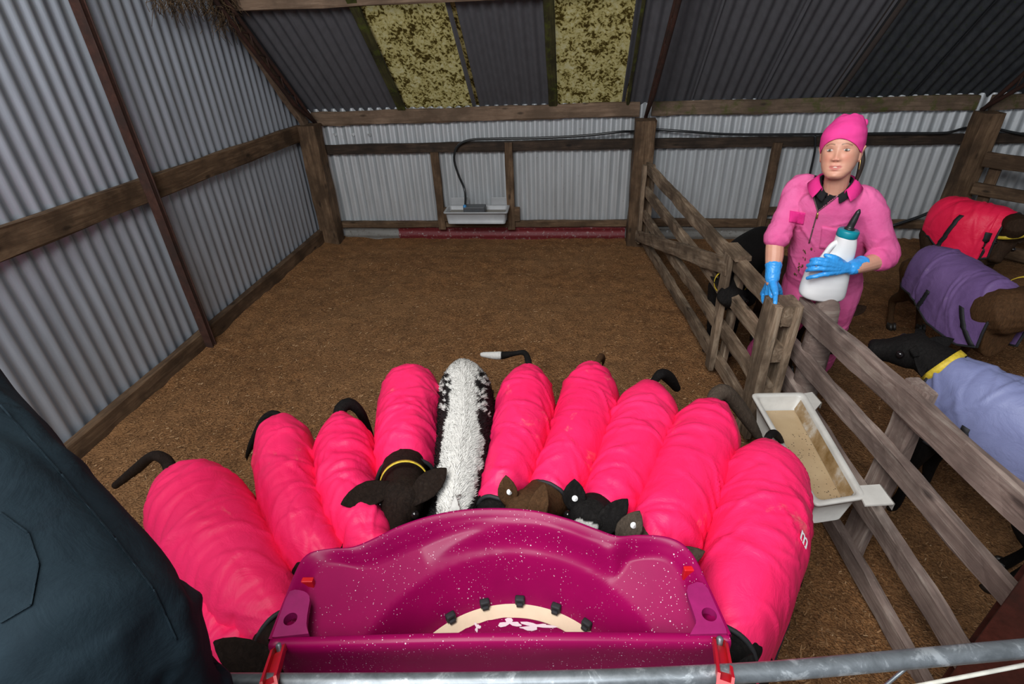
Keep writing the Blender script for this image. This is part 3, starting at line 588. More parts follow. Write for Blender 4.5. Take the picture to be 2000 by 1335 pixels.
def feeder_shell():
    nr = 58; ang = np.arctan2(rim3[:, 1]-vc+0.0005, rim3[:, 0]-uc); R = np.hypot(rim3[:, 0]-uc, rim3[:, 1]-vc); nT = len(rim3)
    ra = r_rim
    zs = [(0.0, 0.650), (r_mi-0.012, 0.652), (r_mi, 0.626), (r_m, 0.626), (r_m+0.008, 0.652), (r_rg-0.012, 0.762), (r_rg, 0.786), (r_rg+0.008, 0.790), ((r_rg+r_r2)/2, 0.812), (r_r2-0.008, 0.866), (r_r2, 0.876), (ra, 0.886)]
    zx = np.array([a for a, b in zs]); zy = np.array([b for a, b in zs])
    V = []; F = []
    for i in range(nT):
        for j in range(nr+1):
            r0 = min(R[i]*0.98, max(0.0, 0.003-vc)/max(1e-3, math.sin(ang[i]))); r = r0+(R[i]-r0)*(j/nr)
            z = np.interp(r, zx, zy)
            if r > r_rg and R[i] > ra*1.0:                            # wings beside the bowl
                k = np.clip((R[i]/ra-1.0)/0.10, 0, 1); zw = 0.785+min(0.09, max(0, r-r_rg)*0.42); e = (R[i]-r); lip = np.clip(1-e/0.035, 0, 1)
                zw = zw+(ZR-0.004-zw)*lip**0.7; z = z*(1-k)+zw*k
            e = R[i]-r
            if e < 0.012: z = ZR-0.002-max(0, (e-0.004))*0.6
            p = T(uc+r*math.cos(ang[i]), vc+r*math.sin(ang[i]), z); V.append(p)
        o = T(rim3[i, 0], rim3[i, 1], ZR); 
        for du, z in ((0.004, ZR-0.001), (0.007, ZR-0.008), (0.006, ZR-0.02), (-0.012, 0.74), (-0.05, 0.56)):
            n = np.array([math.cos(ang[i]), math.sin(ang[i])]); V.append(T(rim3[i, 0]+n[0]*du, max(rim3[i, 1]+n[1]*du, -0.02), z))
    st = nr+6
    for i in range(nT-1):
        for j in range(st-1): a = i*st+j; F.append((a, a+st, a+st+1, a+1))
    me = arr2me(V, F); bm = bmesh.new(); bm.from_mesh(me); bmesh.ops.remove_doubles(bm, verts=bm.verts, dist=1e-6); bmesh.ops.recalc_face_normals(bm, faces=bm.faces); return bm2me(bm)
put('bowl', feeder_shell(), M_TUB, FE)
# front wall with a softly waved top
V = []; F = []; nx = 40
for i in range(nx+1):
    u = TL*i/nx; zt_ = ZR+0.012*math.sin(PI*min(1, max(0, (u-0.08)/(TL-0.16))))-0.004
    for (v, z) in ((0.010, 0.60), (0.010, zt_-0.006), (0.006, zt_), (-0.012, zt_), (-0.017, zt_-0.007), (-0.019, zt_-0.03), (-0.006, 0.80), (-0.004, 0.735), (0.0, 0.56)): V.append(T(u, v, z))
for i in range(nx):
    for j in range(8): a = i*9+j; F.append((a, a+9, a+10, a+1))
F += [tuple(range(8, -1, -1)), tuple(nx*9+k for k in range(9))]
put('front_wall', arr2me(V, F), M_TUB, FE)
def plate(px, hole, nm='handle_plate'):
    P = [at(a, b, 'z', ZR+0.004) for a, b in px]; h = [at(a, b, 'z', ZR+0.004) for a, b in hole]; hc = sum(h)/len(h); out = []
    n = 40; Pc = np.vstack([P, P[:1]])
    for k in range(n):                                                    # outline resampled by angle about the hole
        a = 2*PI*k/n; d = np.array([math.cos(a), math.sin(a)]); best = None
        for i in range(len(P)):
            p, e = Pc[i][:2]-hc[:2], Pc[i+1][:2]-Pc[i][:2]; den = d[0]*e[1]-d[1]*e[0]
            if abs(den) < 1e-9: continue
            s = (p[0]*e[1]-p[1]*e[0])/den; w = (p[0]*d[1]-p[1]*d[0])/den
            if s > 0 and -1e-6 <= w <= 1+1e-6 and (best is None or s > best): best = s
        rh = np.mean([np.linalg.norm(q-hc) for q in h]); o = hc[:2]+d*(best or rh*1.5); i_ = hc[:2]+d*rh*0.92
        out.append((o, i_))
    bm = bmesh.new(); rings = []
    for k in range(n):
        o, i_ = out[k]; rings.append([(o[0], o[1], ZR+0.004), (i_[0], i_[1], ZR+0.004), (i_[0], i_[1], ZR-0.022), (o[0], o[1], ZR-0.012)])
    rings.append(rings[0]); loft(bm, rings, cap=False); bmesh.ops.remove_doubles(bm, verts=bm.verts, dist=1e-6); bmesh.ops.recalc_face_normals(bm, faces=bm.faces)
    put(nm, bm2me(bm), M_PLATE, FE, smooth=False)
plate([(531, 1244), (563, 1155), (578, 1150), (598, 1155), (606, 1166), (600, 1200), (598, 1222), (607, 1236)], [(553, 1212), (567, 1196), (582, 1203), (567, 1222)])
plate([(1422, 1236), (1380, 1142), (1366, 1134), (1344, 1142), (1341, 1156), (1350, 1182), (1360, 1212), (1357, 1229), (1345, 1238)], [(1368, 1198), (1383, 1186), (1402, 1200), (1388, 1213)])
# milk in the channel, black valves, spilt milk, red clips
bm = bmesh.new(); rows = []; al = math.asin(min(1, (0.006-vc)/r_m))
for a in np.linspace(al, PI-al, 70): rows.append([T(uc+r*math.cos(a), vc+r*math.sin(a), 0.634) for r in (r_mi-0.004, (r_mi+r_m)/2, r_m+0.001)])
loft(bm, rows, cap=False, wrap=False); bmesh.ops.recalc_face_normals(bm, faces=bm.faces); put('milk', bm2me(bm), M_MILK, FE)['label'] = 'cream milk lying in the ring channel'
def splash(px, py, ru, rv, seed):
    rr = np.random.default_rng(seed); c = tloc(px, py, 0.655); bm = bmesh.new(); vs = []
    for a in np.linspace(0, 2*PI, 26, endpoint=False):
        k = 1+0.45*math.sin(a*3+seed)+0.3*math.sin(a*5+seed*2)+rr.uniform(-0.1, 0.1); vs.append(bm.verts.new(tuple(T(c[0]+ru*k*math.cos(a), c[1]+rv*k*math.sin(a), 0.6545))))
    bm.faces.new(vs); put('spilt_milk', bm2me(bm), M_MILKW, FE)
M_MILKW = plain('white_spilt_milk', (0.82, 0.66, 0.70), 0.2, var=0.03)
for q in ((995, 1216, 0.030, 0.010, 3), (1045, 1222, 0.045, 0.010, 8), (932, 1224, 0.007, 0.012, 1)): splash(*q)
for px, py in ((882, 1208), (948, 1184), (1015, 1178), (1083, 1195), (1138, 1230)):
    c = tloc(px, py, 0.65); a = math.atan2(c[1]-vc, c[0]-uc); p = T(uc+(r_m+0.002)*math.cos(a), vc+(r_m+0.002)*math.sin(a), 0.652); bm = bmesh.new()
    R_ = Matrix.Rotation(a+math.atan2(TU[1], TU[0]), 3, 'Z')
    box_bm(bm, (0, 0, 0), (0.020, 0.030, 0.026), R_, 0.005); box_bm(bm, (R_ @ Vector((-0.012, 0, -0.006))), (0.012, 0.020, 0.012), R_, 0.003)
    link('teat_valve', bm2me(bm), M_BIND, FE, Matrix.Translation(Vector(p)))['label'] = 'black rubber teat valve'
for px in ((604, 1142), (1345, 1120)):
    p = at(px[0], px[1], 'z', 0.862); bm = bmesh.new(); box_bm(bm, (0, 0, 0), (0.032, 0.016, 0.05), None, 0.003); box_bm(bm, (0, 0.018, -0.02), (0.032, 0.03, 0.008), None, 0.002)
    link('inner_clip', bm2me(bm), M_REDP, FE, Matrix.Translation(Vector(p)) @ Matrix.Rotation(math.atan2(TU[1], TU[0]), 4, 'Z'), False)
# teats under the rim outside
for k, a in enumerate(np.linspace(0.75, PI-0.75, 10)):
    rr = np.interp(a, np.arctan2(rim3[:, 1]-vc, rim3[:, 0]-uc), np.hypot(rim3[:, 0]-uc, rim3[:, 1]-vc)) if True else 0.4
    p = T(uc+(rr-0.05)*math.cos(a), vc+(rr-0.05)*math.sin(a), 0.60); q = T(uc+(rr+0.05)*math.cos(a), vc+(rr+0.05)*math.sin(a), 0.575); tube_obj('teat', [p, (p+q)/2, q], [0.016, 0.014, 0.009], M_BIND, FE, 10)
# ================================================================== FRONT RAIL (steel gate) and hooks
PX = [at(a, b, 'z', 0.985) for a, b in ((455, 1333), (700, 1333), (950, 1331), (1200, 1325), (1445, 1314), (1560, 1306), (1780, 1286), (2000, 1266))]
pd = _unit(PX[-1]-PX[0]); P0 = PX[0]-_unit(PX[1]-PX[0])*0.60; P1 = PX[-1]+_unit(PX[-1]-PX[-2])*0.75
RG = thing('steel_gate', P0*np.array([1, 1, 0]), 'galvanised steel pipe rail across the bottom of the view', 'gate')
PIPE_R = 0.0195
rails = [tube_obj('rail', [P0]+PX+[P1], PIPE_R, M_GALV, RG, 20, 60)]
for e in (P0, P1): tube_obj('upright', [e, e*np.array([1, 1, 0])+np.array([0, 0, fz(e[0], e[1])-0.02])], PIPE_R, M_GALV, RG, 16)
for z in (0.70, 0.42, 0.12): tube_obj('rail', [P0*np.array([1, 1, 0])+np.array([0, 0, z]), P1*np.array([1, 1, 0])+np.array([0, 0, z])], 0.017 if z < 0.69 else 0.007, M_GALV, RG, 12)
w0 = at(1760, 1345, 'z', 0.93); w1 = at(2010, 1296, 'z', 0.93); dw = _unit(w1-w0)
CB = tag(tube_obj('fence_wire', [w0-dw*0.55, w0, w1, w1+dw*0.55], 0.0048, plain('white_electric_fence_cord', (0.62, 0.60, 0.52), 0.6), None, 8), 'thin white cord strung just below the galvanised rail', 'cord')
tube_obj('stay_wire', [at(1768, 1305, 'z', 0.955), at(1715, 1350, 'z', 0.90)], 0.004, M_GALV, RG, 8)
def hook(bolt, end, wpx):
    v0 = T(0, -0.024, 0)[:2]; n2 = TV[:2]                                  # bolt on the outer face of the front wall
    r = ray(*bolt); t = ((v0-CAM[:2])@n2)/(r[:2]@n2); top = CAM+r*t
    r2 = ray(*end); zz = 0.985+PIPE_R+0.006; lo = at(end[0], end[1], 'z', zz); d = _unit(lo-top); sd = _unit(np.cross(d, [0, 0, 1.0])); 
    if sd[0] < 0: sd = -sd
    nu = _unit(np.cross(sd, d)); nu = nu if nu[2] > 0 else -nu
    over = lo+d*0.03; dn = over+d*0.012-nu*0.055; pth = [top-d*0.014, top, top+d*0.02+nu*0.004, lo, over, dn]
    for nm, off, hw, dep in (('red_hook', 0, 0.015, 0.004), ('hook_rib', -0.0135, 0.003, 0.016), ('hook_rib', 0.0135, 0.003, 0.016)):
        bm = bmesh.new(); rings = []
        for k, p in enumerate(pth):
            w = 1.0 if k else 0.6; c = p+sd*off*w; rings.append([c-sd*hw*w, c+sd*hw*w, c+sd*hw*w+nu*dep, c-sd*hw*w+nu*dep])
        loft(bm, rings); bmesh.ops.recalc_face_normals(bm, faces=bm.faces); put(nm, bm2me(bm), M_REDP, FE, smooth=False)
    bm = bmesh.new(); tube(bm, [top-d*0.004, top-d*0.004+nu*0.016], 0.0085, 12); put('bolt', bm2me(bm), M_GALV, FE)
hook((548, 1274), (530, 1330), 26); hook((1404, 1262), (1414, 1322), 26)
# ================================================================== CALVES
def px_spine(rows, zc):
    """rows: (px, py, half width px) of a calf's middle line from rump to neck -> world centres and half widths"""
    P = []; Wd = []
    for px, py, hw in rows:
        p = at(px, py, 'z', zc); P.append(p[:2]); Wd.append(hw*depth(p)/FPX)
    return np.array(P), np.array(Wd)
def head_rings(P, Mz, up, s=1.0):
    """rings of a calf head from behind the poll to the muzzle"""
    P, Mz = np.array(P, float), np.array(Mz, float); ax = _unit(Mz-P); up = np.array(up, float); up = _unit(up-ax*(up@ax)); lat = np.cross(ax, up); L = np.linalg.norm(Mz-P)
    prof = [(-0.16, .045, .045, -.02), (-0.10, .062, .060, -.015), (0.0, .072, .070, -.01), (0.14, .076, .078, -.012), (0.30, .074, .078, -.015), (0.46, .062, .068, -.012), (0.62, .050, .056, -.008), (0.78, .046, .050, -.004), (0.90, .048, .048, 0), (0.97, .042, .042, 0), (1.0, .025, .026, 0)]
    R = []; ang = np.linspace(0, 2*PI, 18, endpoint=False)
    for t, w, h, dz in prof:
        c = P+ax*L*t+up*dz*s
        R.append(c+np.outer(np.sign(np.sin(ang))*np.abs(np.sin(ang))**0.85, lat)*w*s+np.outer(np.sign(np.cos(ang))*np.abs(np.cos(ang))**0.9, up)*h*s)
    return R, ax, up, lat, L
def ear_mesh(bm, base, tip, nrm, width, s=1.0):
    base, tip = np.array(base, float), np.array(tip, float); ax = tip-base; L = np.linalg.norm(ax); ax = ax/L; n = np.array(nrm, float); n = _unit(n-ax*(n@ax)); lt = np.cross(ax, n)
    rings = []
    for t, w in ((-0.15, .50), (0.0, .66), (0.15, .86), (0.36, 1.0), (0.58, .92), (0.78, .66), (0.92, .34), (1.0, .06)):
        c = base+ax*L*t; hw = width*0.5*w; th = 0.007*s*(1-0.4*t)+0.0015; r = []
        for k in range(12):
            a = 2*PI*k/12; x = math.cos(a)*hw; cup = 0.28*(x/(width*0.5+1e-6))**2*width*0.5
            r.append(c+lt*x+n*(math.sin(a)*th+cup))
        rings.append(r)
    loft(bm, rings)
def leg(bm, top, foot, kind, fwd, s=1.0):
    top, foot = np.array(top, float), np.array(foot, float); f = np.r_[fwd, 0]; h = top[2]-foot[2]
    def q(t, df): p = top+(foot-top)*t; return p+f*df*s
    if kind == 'rear': pts = [q(0, 0), q(.22, .045), q(.42, .03), q(.60, -.055), q(.78, -.035), q(.93, -.005), q(1, .012)]; r = [.085, .075, .052, .032, .023, .026, .028]
    else: pts = [q(0, 0), q(.25, .0), q(.48, .012), q(.58, .016), q(.78, .0), q(.92, .004), q(1, .014)]; r = [.072, .058, .034, .033, .022, .027, .028]
    tube(bm, pts, np.array(r)*s, 10, 18); return pts
def folds_field(t, a, L, n, rng, amp=1.0):
    """height of cloth wrinkles over (along, around) in metres"""
    h = np.zeros_like(t)
    for _ in range(n):
        ct, ca = rng.uniform(0.02, 1.0)*L, rng.uniform(-0.36, 0.36); th = rng.normal(0, 0.38); ln = rng.uniform(0.06, 0.20); sg = rng.uniform(0.006, 0.017); am = rng.uniform(0.003, 0.0095)*amp*(1 if rng.random() < 0.7 else -0.8)
        x, y = t-ct, a-ca; bend = rng.uniform(-2.2, 2.2); u = x*math.cos(th)+y*math.sin(th); v = -x*math.sin(th)+y*math.cos(th); u = u+bend*v*v
        h = h+am*np.exp(-(u/sg)**2-(v/ln)**2)
    return h
CALF = 0
def calf(label, P, Wd, coat_m, cover_m=None, group=None, zc=0.58, ztop=0.80, zrump=0.715, hem=0.40, head=None, ears=(), tail=None, tailwhite=None, collar=None, tags=(), eyes=True,
         legs=None, folds=46, white=None, seed=1, bind=M_BIND, neckr=0.078, straps=(), logo=None, hooves=True, name='calf', s=1.0, tailr=(0.02, 0.016, 0.02, 0.004), neckfrom=0.97, zneck=None, cap=0.23, stain=None, voxel=0.0085, neckmid=None, earw=0.075, flare=0.0, hemrear=0.0, footpx=None):
    global CALF; CALF += 1; rng = np.random.default_rng(100+seed); z0 = fz(P[len(P)//2][0], P[len(P)//2][1])
    root = thing(name, (P[:, 0].mean(), P[:, 1].mean(), z0), label, 'calf', group)
    N = 100; S = catmull(np.c_[P, np.zeros(len(P)), Wd], N); C = S[:, :2]; Wt = S[:, 3]; tt = np.linspace(0, 1, N)
    Tn = np.gradient(C, axis=0); Tn /= np.linalg.norm(Tn, axis=1)[:, None]; Lt = np.c_[Tn[:, 1], -Tn[:, 0]]           # Lt: right of the direction of travel
    Ln = np.linalg.norm(np.diff(C, axis=0), axis=1).sum()
    capf = np.clip(1-(1-np.clip(tt/cap, 0, 1))**2, 0.0005, 1)**0.58; w = Wt*capf
    if zneck is None: zneck = ztop-0.03
    zt = ztop-(ztop-zrump)*(1-np.clip(tt/0.22, 0, 1))**2+0.010*np.sin(tt*PI)-(ztop-zneck)*np.clip((tt-0.78)/0.22, 0, 1)**1.5
    # ---- body
    bm = bmesh.new(); rings = []; ang = np.linspace(0, 2*PI, 26, endpoint=False)
    shr = 0.022 if cover_m else 0.0
    for i in range(2 if cover_m else 0, N, 3):
        ww = max(0.012, w[i]-shr); top = zt[i]-shr; bot = max(0.30, 0.345+0.04*abs(tt[i]-0.5)); zc_ = (top+bot)/2+0.04; r = []
        for a in ang:
            ca, sa = math.cos(a), math.sin(a); z = zc_+(top-zc_)*ca if ca > 0 else zc_+(zc_-bot)*ca
            x = np.sign(sa)*abs(sa)**0.9*ww; r.append((C[i][0]+Lt[i][0]*x, C[i][1]+Lt[i][1]*x, z))
        rings.append(r)
    loft(bm, rings)
    ie = int((N-1)*neckfrom); base_n = np.array([*C[ie-8], zt[ie]-0.13]); base_n2 = np.array([*C[ie], zt[ie]-0.10])
    if head:
        hp, hm, hup = head[:3]; hs = head[3] if len(head) > 3 else 1.0; R, ax, up, lat, L = head_rings(hp, hm, hup, hs*s)
        mids = [] if neckmid is None else [np.array(neckmid)]
        tube(bm, [base_n, base_n2]+mids+[np.array(hp)+ax*0.02-up*0.01], [neckr*1.25, neckr*1.12]+[neckr]*len(mids)+[0.066*hs], 16, 18); loft(bm, R)
        er = []
        for tip, side, nrm in ears:
            b = np.array(hp)+ax*L*0.06+lat*side*0.058*hs*s+up*0.028*hs*s; er.append((b, np.array(tip), np.array(nrm)))
    if legs is None:
        il, ir = int(N*0.15), int(N*0.86); legs = []
        for i, kd in ((il, 'rear'), (ir, 'front')):
            for sd in (-1, 1):
                x, y = C[i]+Lt[i]*sd*0.075; legs.append(((x, y, 0.50), (x, y, fz(x, y)+0.012), kd))
    if footpx:
        p = at(*footpx, 'z', -0.15); p[2] = fz(p[0], p[1])+0.012; q = np.array([C[int(N*.7)][0]+0.05, C[int(N*.7)][1], 0.5]); legs[3] = (q, p, 'front')
    feet = []
    for top, ft, kd in legs:
        f = Tn[10] if kd == 'rear' else Tn[-12]; pts = leg(bm, top, ft, kd, f, s); feet.append((pts[-1], f))
    if tail is not None:
        tp = np.vstack([[*C[9], zt[9]-.075], [*C[3], zt[3]-.05], np.array(tail, float)]); tube(bm, tp, np.interp(np.linspace(0, 1, len(tp)), np.linspace(0, 1, len(tailr)), tailr), 10, 24)
    me = fuse(bm, voxel, 4)
    if head and ears:
        bm = bmesh.new(); bm.from_mesh(me)
        for b, tip, nrm in er: ear_mesh(bm, b, tip, nrm, earw*hs, s)
        me = bm2me(bm)
    c = coords(me)
    wt = np.zeros(len(c)) if white is None else white(c, C, Lt, tt)
    attr(me, 'white', wt); body = put('body', me, coat_m, root)
    if hooves:
        for ft, f in feet:
            for sd in (-1, 1):
                bm = bmesh.new(); c0 = np.array(ft); l = np.array([f[1], -f[0]]); rr = []
                for (dz, k, fw) in ((0.035, 0.8, 0.0), (0.01, 1.0, 0.004), (-0.012, 1.1, 0.010)):
                    rr.append([(c0[0]+l[0]*(sd*0.015+math.cos(a)*0.015*k)+f[0]*(math.sin(a)*0.032*k+fw+0.004), c0[1]+l[1]*(sd*0.015+math.cos(a)*0.015*k)+f[1]*(math.sin(a)*0.032*k+fw+0.004), c0[2]+dz) for a in np.linspace(0, 2*PI, 10, endpoint=False)])
                loft(bm, rr); put('hoof', bm2me(bm), M_HOOF, root)
    if head and eyes:
        for sd in (-1, 1):
            e = np.array(hp)+ax*L*0.36+lat*sd*0.066*hs*s+up*0.018*hs*s; bm = bmesh.new(); bmesh.ops.create_uvsphere(bm, u_segments=14, v_segments=10, radius=0.017*hs*s)
            link('eye', bm2me(bm), M_EYE, root, Matrix.Translation(Vector(e)))
        for sd in (-1, 1):
            e = np.array(hm)+lat*sd*0.022*hs-ax*0.006+up*0.012; bm = bmesh.new(); bmesh.ops.create_uvsphere(bm, u_segments=10, v_segments=8, radius=0.011*hs)
            link('nostril', bm2me(bm), M_EYE, root, Matrix.Translation(Vector(e)))
    if head:
        for k in tags:                                                     # round ear tags
            b, tip, nrm = er[k[0]]; p = b+(tip-b)*k[1]; n = _unit(np.array(k[2]) if len(k) > 2 else nrm); bm = bmesh.new(); bmesh.ops.create_cone(bm, cap_ends=True, segments=18, radius1=0.0105, radius2=0.0098, depth=0.004)
            bmesh.ops.create_cone(bm, cap_ends=True, segments=12, radius1=0.005, radius2=0.004, depth=0.007)
            link('ear_tag', bm2me(bm), M_TAGW, root, Matrix.Translation(Vector(p+n*0.012)) @ Vector(n).to_track_quat('Z', 'Y').to_matrix().to_4x4())
    # ---- cover
    if cover_m:
        NA = 84; sarr = np.linspace(-1, 1, NA+1); V = np.zeros((N, NA+1, 3)); sg = np.zeros((N, NA+1)); zcv = np.minimum(zc, zt-0.13)
        for i in range(N):
            hm_ = hem+hemrear*np.clip((0.55-tt[i])/0.3, 0, 1)+0.05*np.clip((tt[i]-0.86)/0.14, 0, 1)+0.04*np.clip((0.1-tt[i])/0.1, 0, 1)
            for j, sv in enumerate(sarr):
                k = abs(sv); sn = 1 if sv >= 0 else -1
                if k <= 0.64:
                    a = k/0.64*PI/2; x = w[i]*math.sin(a)**0.92; z = zcv[i]+(zt[i]-zcv[i])*math.cos(a)**0.86
                else:
                    q = (k-0.64)/0.36; x = w[i]*(1-0.05*q*q+flare*q); z = zcv[i]-(zcv[i]-hm_)*q
                V[i, j] = (C[i][0]+Lt[i][0]*x*sn, C[i][1]+Lt[i][1]*x*sn, z); sg[i, j] = sv*0.42
        du = np.gradient(V, axis=0); dv = np.gradient(V, axis=1); nr = np.cross(dv, du); nr /= np.linalg.norm(nr, axis=2)[..., None]+1e-9
        if nr[N//2, NA//2, 2] < 0: nr = -nr
        tg = np.repeat((tt*Ln)[:, None], NA+1, 1); h = folds_field(tg, sg, Ln, folds, rng); q = np.stack([tg, sg, np.zeros_like(tg)], -1).reshape(-1, 3)
        h = h+0.0045*vnoise(q*np.array([1.5, 1, 1]), 9, seed).reshape(h.shape)+0.002*vnoise(q, 24, seed+3).reshape(h.shape)
        seam = np.exp(-(sg/0.0025)**2)*0.0022; h = h-seam
        fade = np.clip(tt/0.05, 0, 1)[:, None]; V = V+nr*(h*fade)[..., None]
        F = [(i*(NA+1)+j, i*(NA+1)+j+1, (i+1)*(NA+1)+j+1, (i+1)*(NA+1)+j) for i in range(N-1) for j in range(NA)]
        me = arr2me(V.reshape(-1, 3), F); 
        bm = bmesh.new(); bm.from_mesh(me); bmesh.ops.recalc_face_normals(bm, faces=bm.faces)
        cv = put('cover', bm2me(bm), cover_m, root); cv['label'] = label_cover(cover_m)
        sol = cv.modifiers.new('thickness', 'SOLIDIFY'); sol.thickness = 0.006; sol.offset = 0
        e = nr*0.002
        for nm, path in (('neck_binding', (V+e)[-1]), ('hem_binding', np.vstack([(V+e)[::-1, 0], (V+e)[:, -1]]))):
            b = bmesh.new(); tube(b, path[::2], 0.0075, 7, None, 1.0); put(nm, bm2me(b), bind, cv)
        rb = (V+e)[0, int(NA*0.2):int(NA*0.8)]; b = bmesh.new(); tube(b, rb[::2], 0.008, 7); put('rump_binding', bm2me(b), bind, cv)
        for (ta, tb, sa, sb) in straps:                                    # webbing laid over the cloth
            b = bmesh.new(); rows = []
            for u in np.linspace(0, 1, 14):
                i = (ta[0]+(tb[0]-ta[0])*u)*(N-1); j = (sa+(sb-sa)*u+1)/2*NA; i0, j0 = int(np.clip(i, 0, N-2)), int(np.clip(j, 0, NA-1)); p = V[i0, j0]+nr[i0, j0]*0.008; p1 = V[min(N-1, i0+1), j0]-V[i0, j0]; d = _unit(p1)*ta[1]
                rows.append([p-d, p+d, p+d+nr[i0, j0]*0.003, p-d+nr[i0, j0]*0.003])
            loft(b, rows); bmesh.ops.recalc_face_normals(b, faces=b.faces); put('strap', bm2me(b), bind, cv)
        if logo:
            best = None
            for i in range(5, N-5):
                for j in range(4, NA-3):
                    if ((CAM-V[i, j])@nr[i, j]) <= 0: continue
                    d = np.hypot(*(pj(V[i, j])-np.array(logo[1]))); 
                    if best is None or d < best[0]: best = (d, i, j)
            _, i, j = best; cu = bpy.data.curves.new('print', 'FONT'); cu.body = logo[0]; cu.size = logo[2]; cu.align_x = 'CENTER'; cu.align_y = 'CENTER'; cu.offset = 0.0012
            to = bpy.data.objects.new('tmp', cu); COL.objects.link(to); dg = bpy.context.evaluated_depsgraph_get(); tm = bpy.data.meshes.new_from_object(to.evaluated_get(dg)); bpy.data.objects.remove(to)
            n = Vector(nr[i, j]); xd_ = V[i, j+1]-V[i, j]; xd_ = xd_ if (pj(V[i, j]+xd_)-pj(V[i, j]))[0] > 0 else -xd_; x = Vector(xd_).normalized(); y = n.cross(x).normalized(); x = y.cross(n)
            bm = bmesh.new(); bm.from_mesh(tm); mx = max(v.co.x for v in bm.verts); mn = min(v.co.x for v in bm.verts); my = min(v.co.y for v in bm.verts)
            for sx in (mn+0.008, mx-0.008, (mn+mx)/2): box_bm(bm, (sx, my, 0), (0.011, 0.0035, 0.0005))     # slab serifs
            rot = Matrix((x, y, n)).transposed().to_4x4(); link('printed_letter', bm2me(bm), M_WHITEP, cv, Matrix.Translation(Vector(V[i, j]+nr[i, j]*0.006)) @ rot, False)['label'] = 'white printed letter m'
    if collar and head:
        for (t, rad, wd, m, tilt) in collar:
            c0 = base_n2+(np.array(hp)-base_n2)*t if neckmid is None else np.array(neckmid)+(np.array(hp)-np.array(neckmid))*t; a = _unit(np.array(hp)-base_n2+np.array(tilt)); u = np.cross(a, np.array([0, 0, 1.0])); u = _unit(u); v = np.cross(u, a); bm = bmesh.new(); rings = []
            for q in np.linspace(0, 2*PI, 40):
                o = u*math.cos(q)*rad+v*math.sin(q)*rad; d = _unit(o); rings.append([c0+o-a*wd, c0+o+a*wd, c0+o+a*wd+d*0.003, c0+o-a*wd+d*0.003])
            loft(bm, rings, cap=False); bmesh.ops.recalc_face_normals(bm, faces=bm.faces); put('collar', bm2me(bm), m, root)
    return root, body, (C, Lt, Tn, w, zt, Ln)
def label_cover(m): return {'hot_pink_padded_nylon': 'hot pink padded cover', 'crimson_pink_padded_nylon': 'crimson pink padded cover', 'purple_padded_nylon': 'purple padded cover', 'faded_lavender_blue_nylon': 'faded lavender blue padded cover'}[m.name]
ZC = 0.73
def sock(c, C, Lt, tt): return ((c[:, 2] < 0.12) & (c[:, 0] > C[:, 0].max()-0.05)).astype(float)
def blaze(c, C, Lt, tt):
    q = pj_many(c); d = np.hypot((q[:, 0]-1138)/26, (q[:, 1]-1030)/14)+0.35*vnoise(c, 60, 2); return (d < 1).astype(float)
def pj_many(c):
    q = c-CAM; v = q[:, :1]*_X+q[:, 1:2]*_D-q[:, 2:]*_N; return np.c_[CX+FPX*v[:, 0]/v[:, 2], CY+FPX*v[:, 1]/v[:, 2]]
GRP = 'pink-covered calves drinking at the feeder'
def feeding(label, rows, coat_m, poll, muzzle, ears=(), hup=(0, -0.5, 0.85), **k):
    P, Wd = px_spine(rows, ZC); hp = at(*poll[:2], 'z', poll[2]); hm = at(*muzzle[:2], 'z', muzzle[2])
    E = [(at(*e[0][:2], 'z', e[0][2]), e[1], e[2]) for e in ears]
    return calf(label, P, Wd, coat_m, M_PINK, GRP, head=(hp, hm, hup), ears=E, **k)
def tpx(*pts): return [at(a, b, 'z', z) for a, b, z in pts]
NC = (0, -0.6, 0.8)                                                        # ear faces the camera side
feeding('pink-covered calf mostly hidden behind the dark-clothed person', [(375, 1128, 48), (404, 1172, 60), (436, 1220, 62), (466, 1265, 58), (495, 1308, 52)], C_DKBROWN, (530, 1330, .60), (600, 1345, .48), eyes=False, seed=21, ztop=.70, zrump=.64, zc=.52)
feeding('pink-covered calf with a brown-black ear beside the dark-clothed person', [(322, 912, 78), (372, 962, 92), (416, 1035, 95), (466, 1106, 88), (508, 1170, 76), (543, 1220, 62)], C_BROWNBLACK, (556, 1262, .74), (640, 1300, .56),
        ears=[((418, 1252, .80), 1, NC), ((640, 1190, .66), -1, NC)], hup=(0.1, -0.4, 0.9), tail=tpx((330, 905, .70), (318, 893, .73), (298, 890, .70), (270, 912, .58), (225, 948, .42)), tailr=(.03, .028, .026, .024, .022, .024, .018), seed=2, folds=75, earw=0.10, neckr=0.075)
feeding('pink-covered calf with its rump in line with the end wall pole', [(541, 806, 56), (549, 868, 60), (556, 930, 60), (580, 1005, 62), (612, 1062, 58), (640, 1098, 50)], C_BLACK, (665, 1110, .68), (715, 1140, .50),
        ears=[((600, 1110, .62), 1, NC), ((730, 1090, .62), -1, NC)], tail=tpx((541, 806, .70), (520, 812, .70), (500, 850, .60), (484, 885, .45), (482, 900, .3)), tailwhite=1, seed=3)
feeding('wrinkled pink-covered calf with a black tail swung to its side', [(662, 803, 50), (668, 855, 60), (669, 920, 61), (688, 985, 62), (715, 1045, 56), (738, 1085, 48)], C_BLACK, (765, 1115, .66), (810, 1140, .50),
        ears=[((700, 1110, .62), 1, NC), ((830, 1090, .62), -1, NC)], tail=tpx((664, 800, .72), (680, 787, .73), (700, 800, .68), (716, 830, .56), (728, 862, .45)), tailr=(.03, .03, .03, .028, .024, .020, .014), seed=4, folds=95)
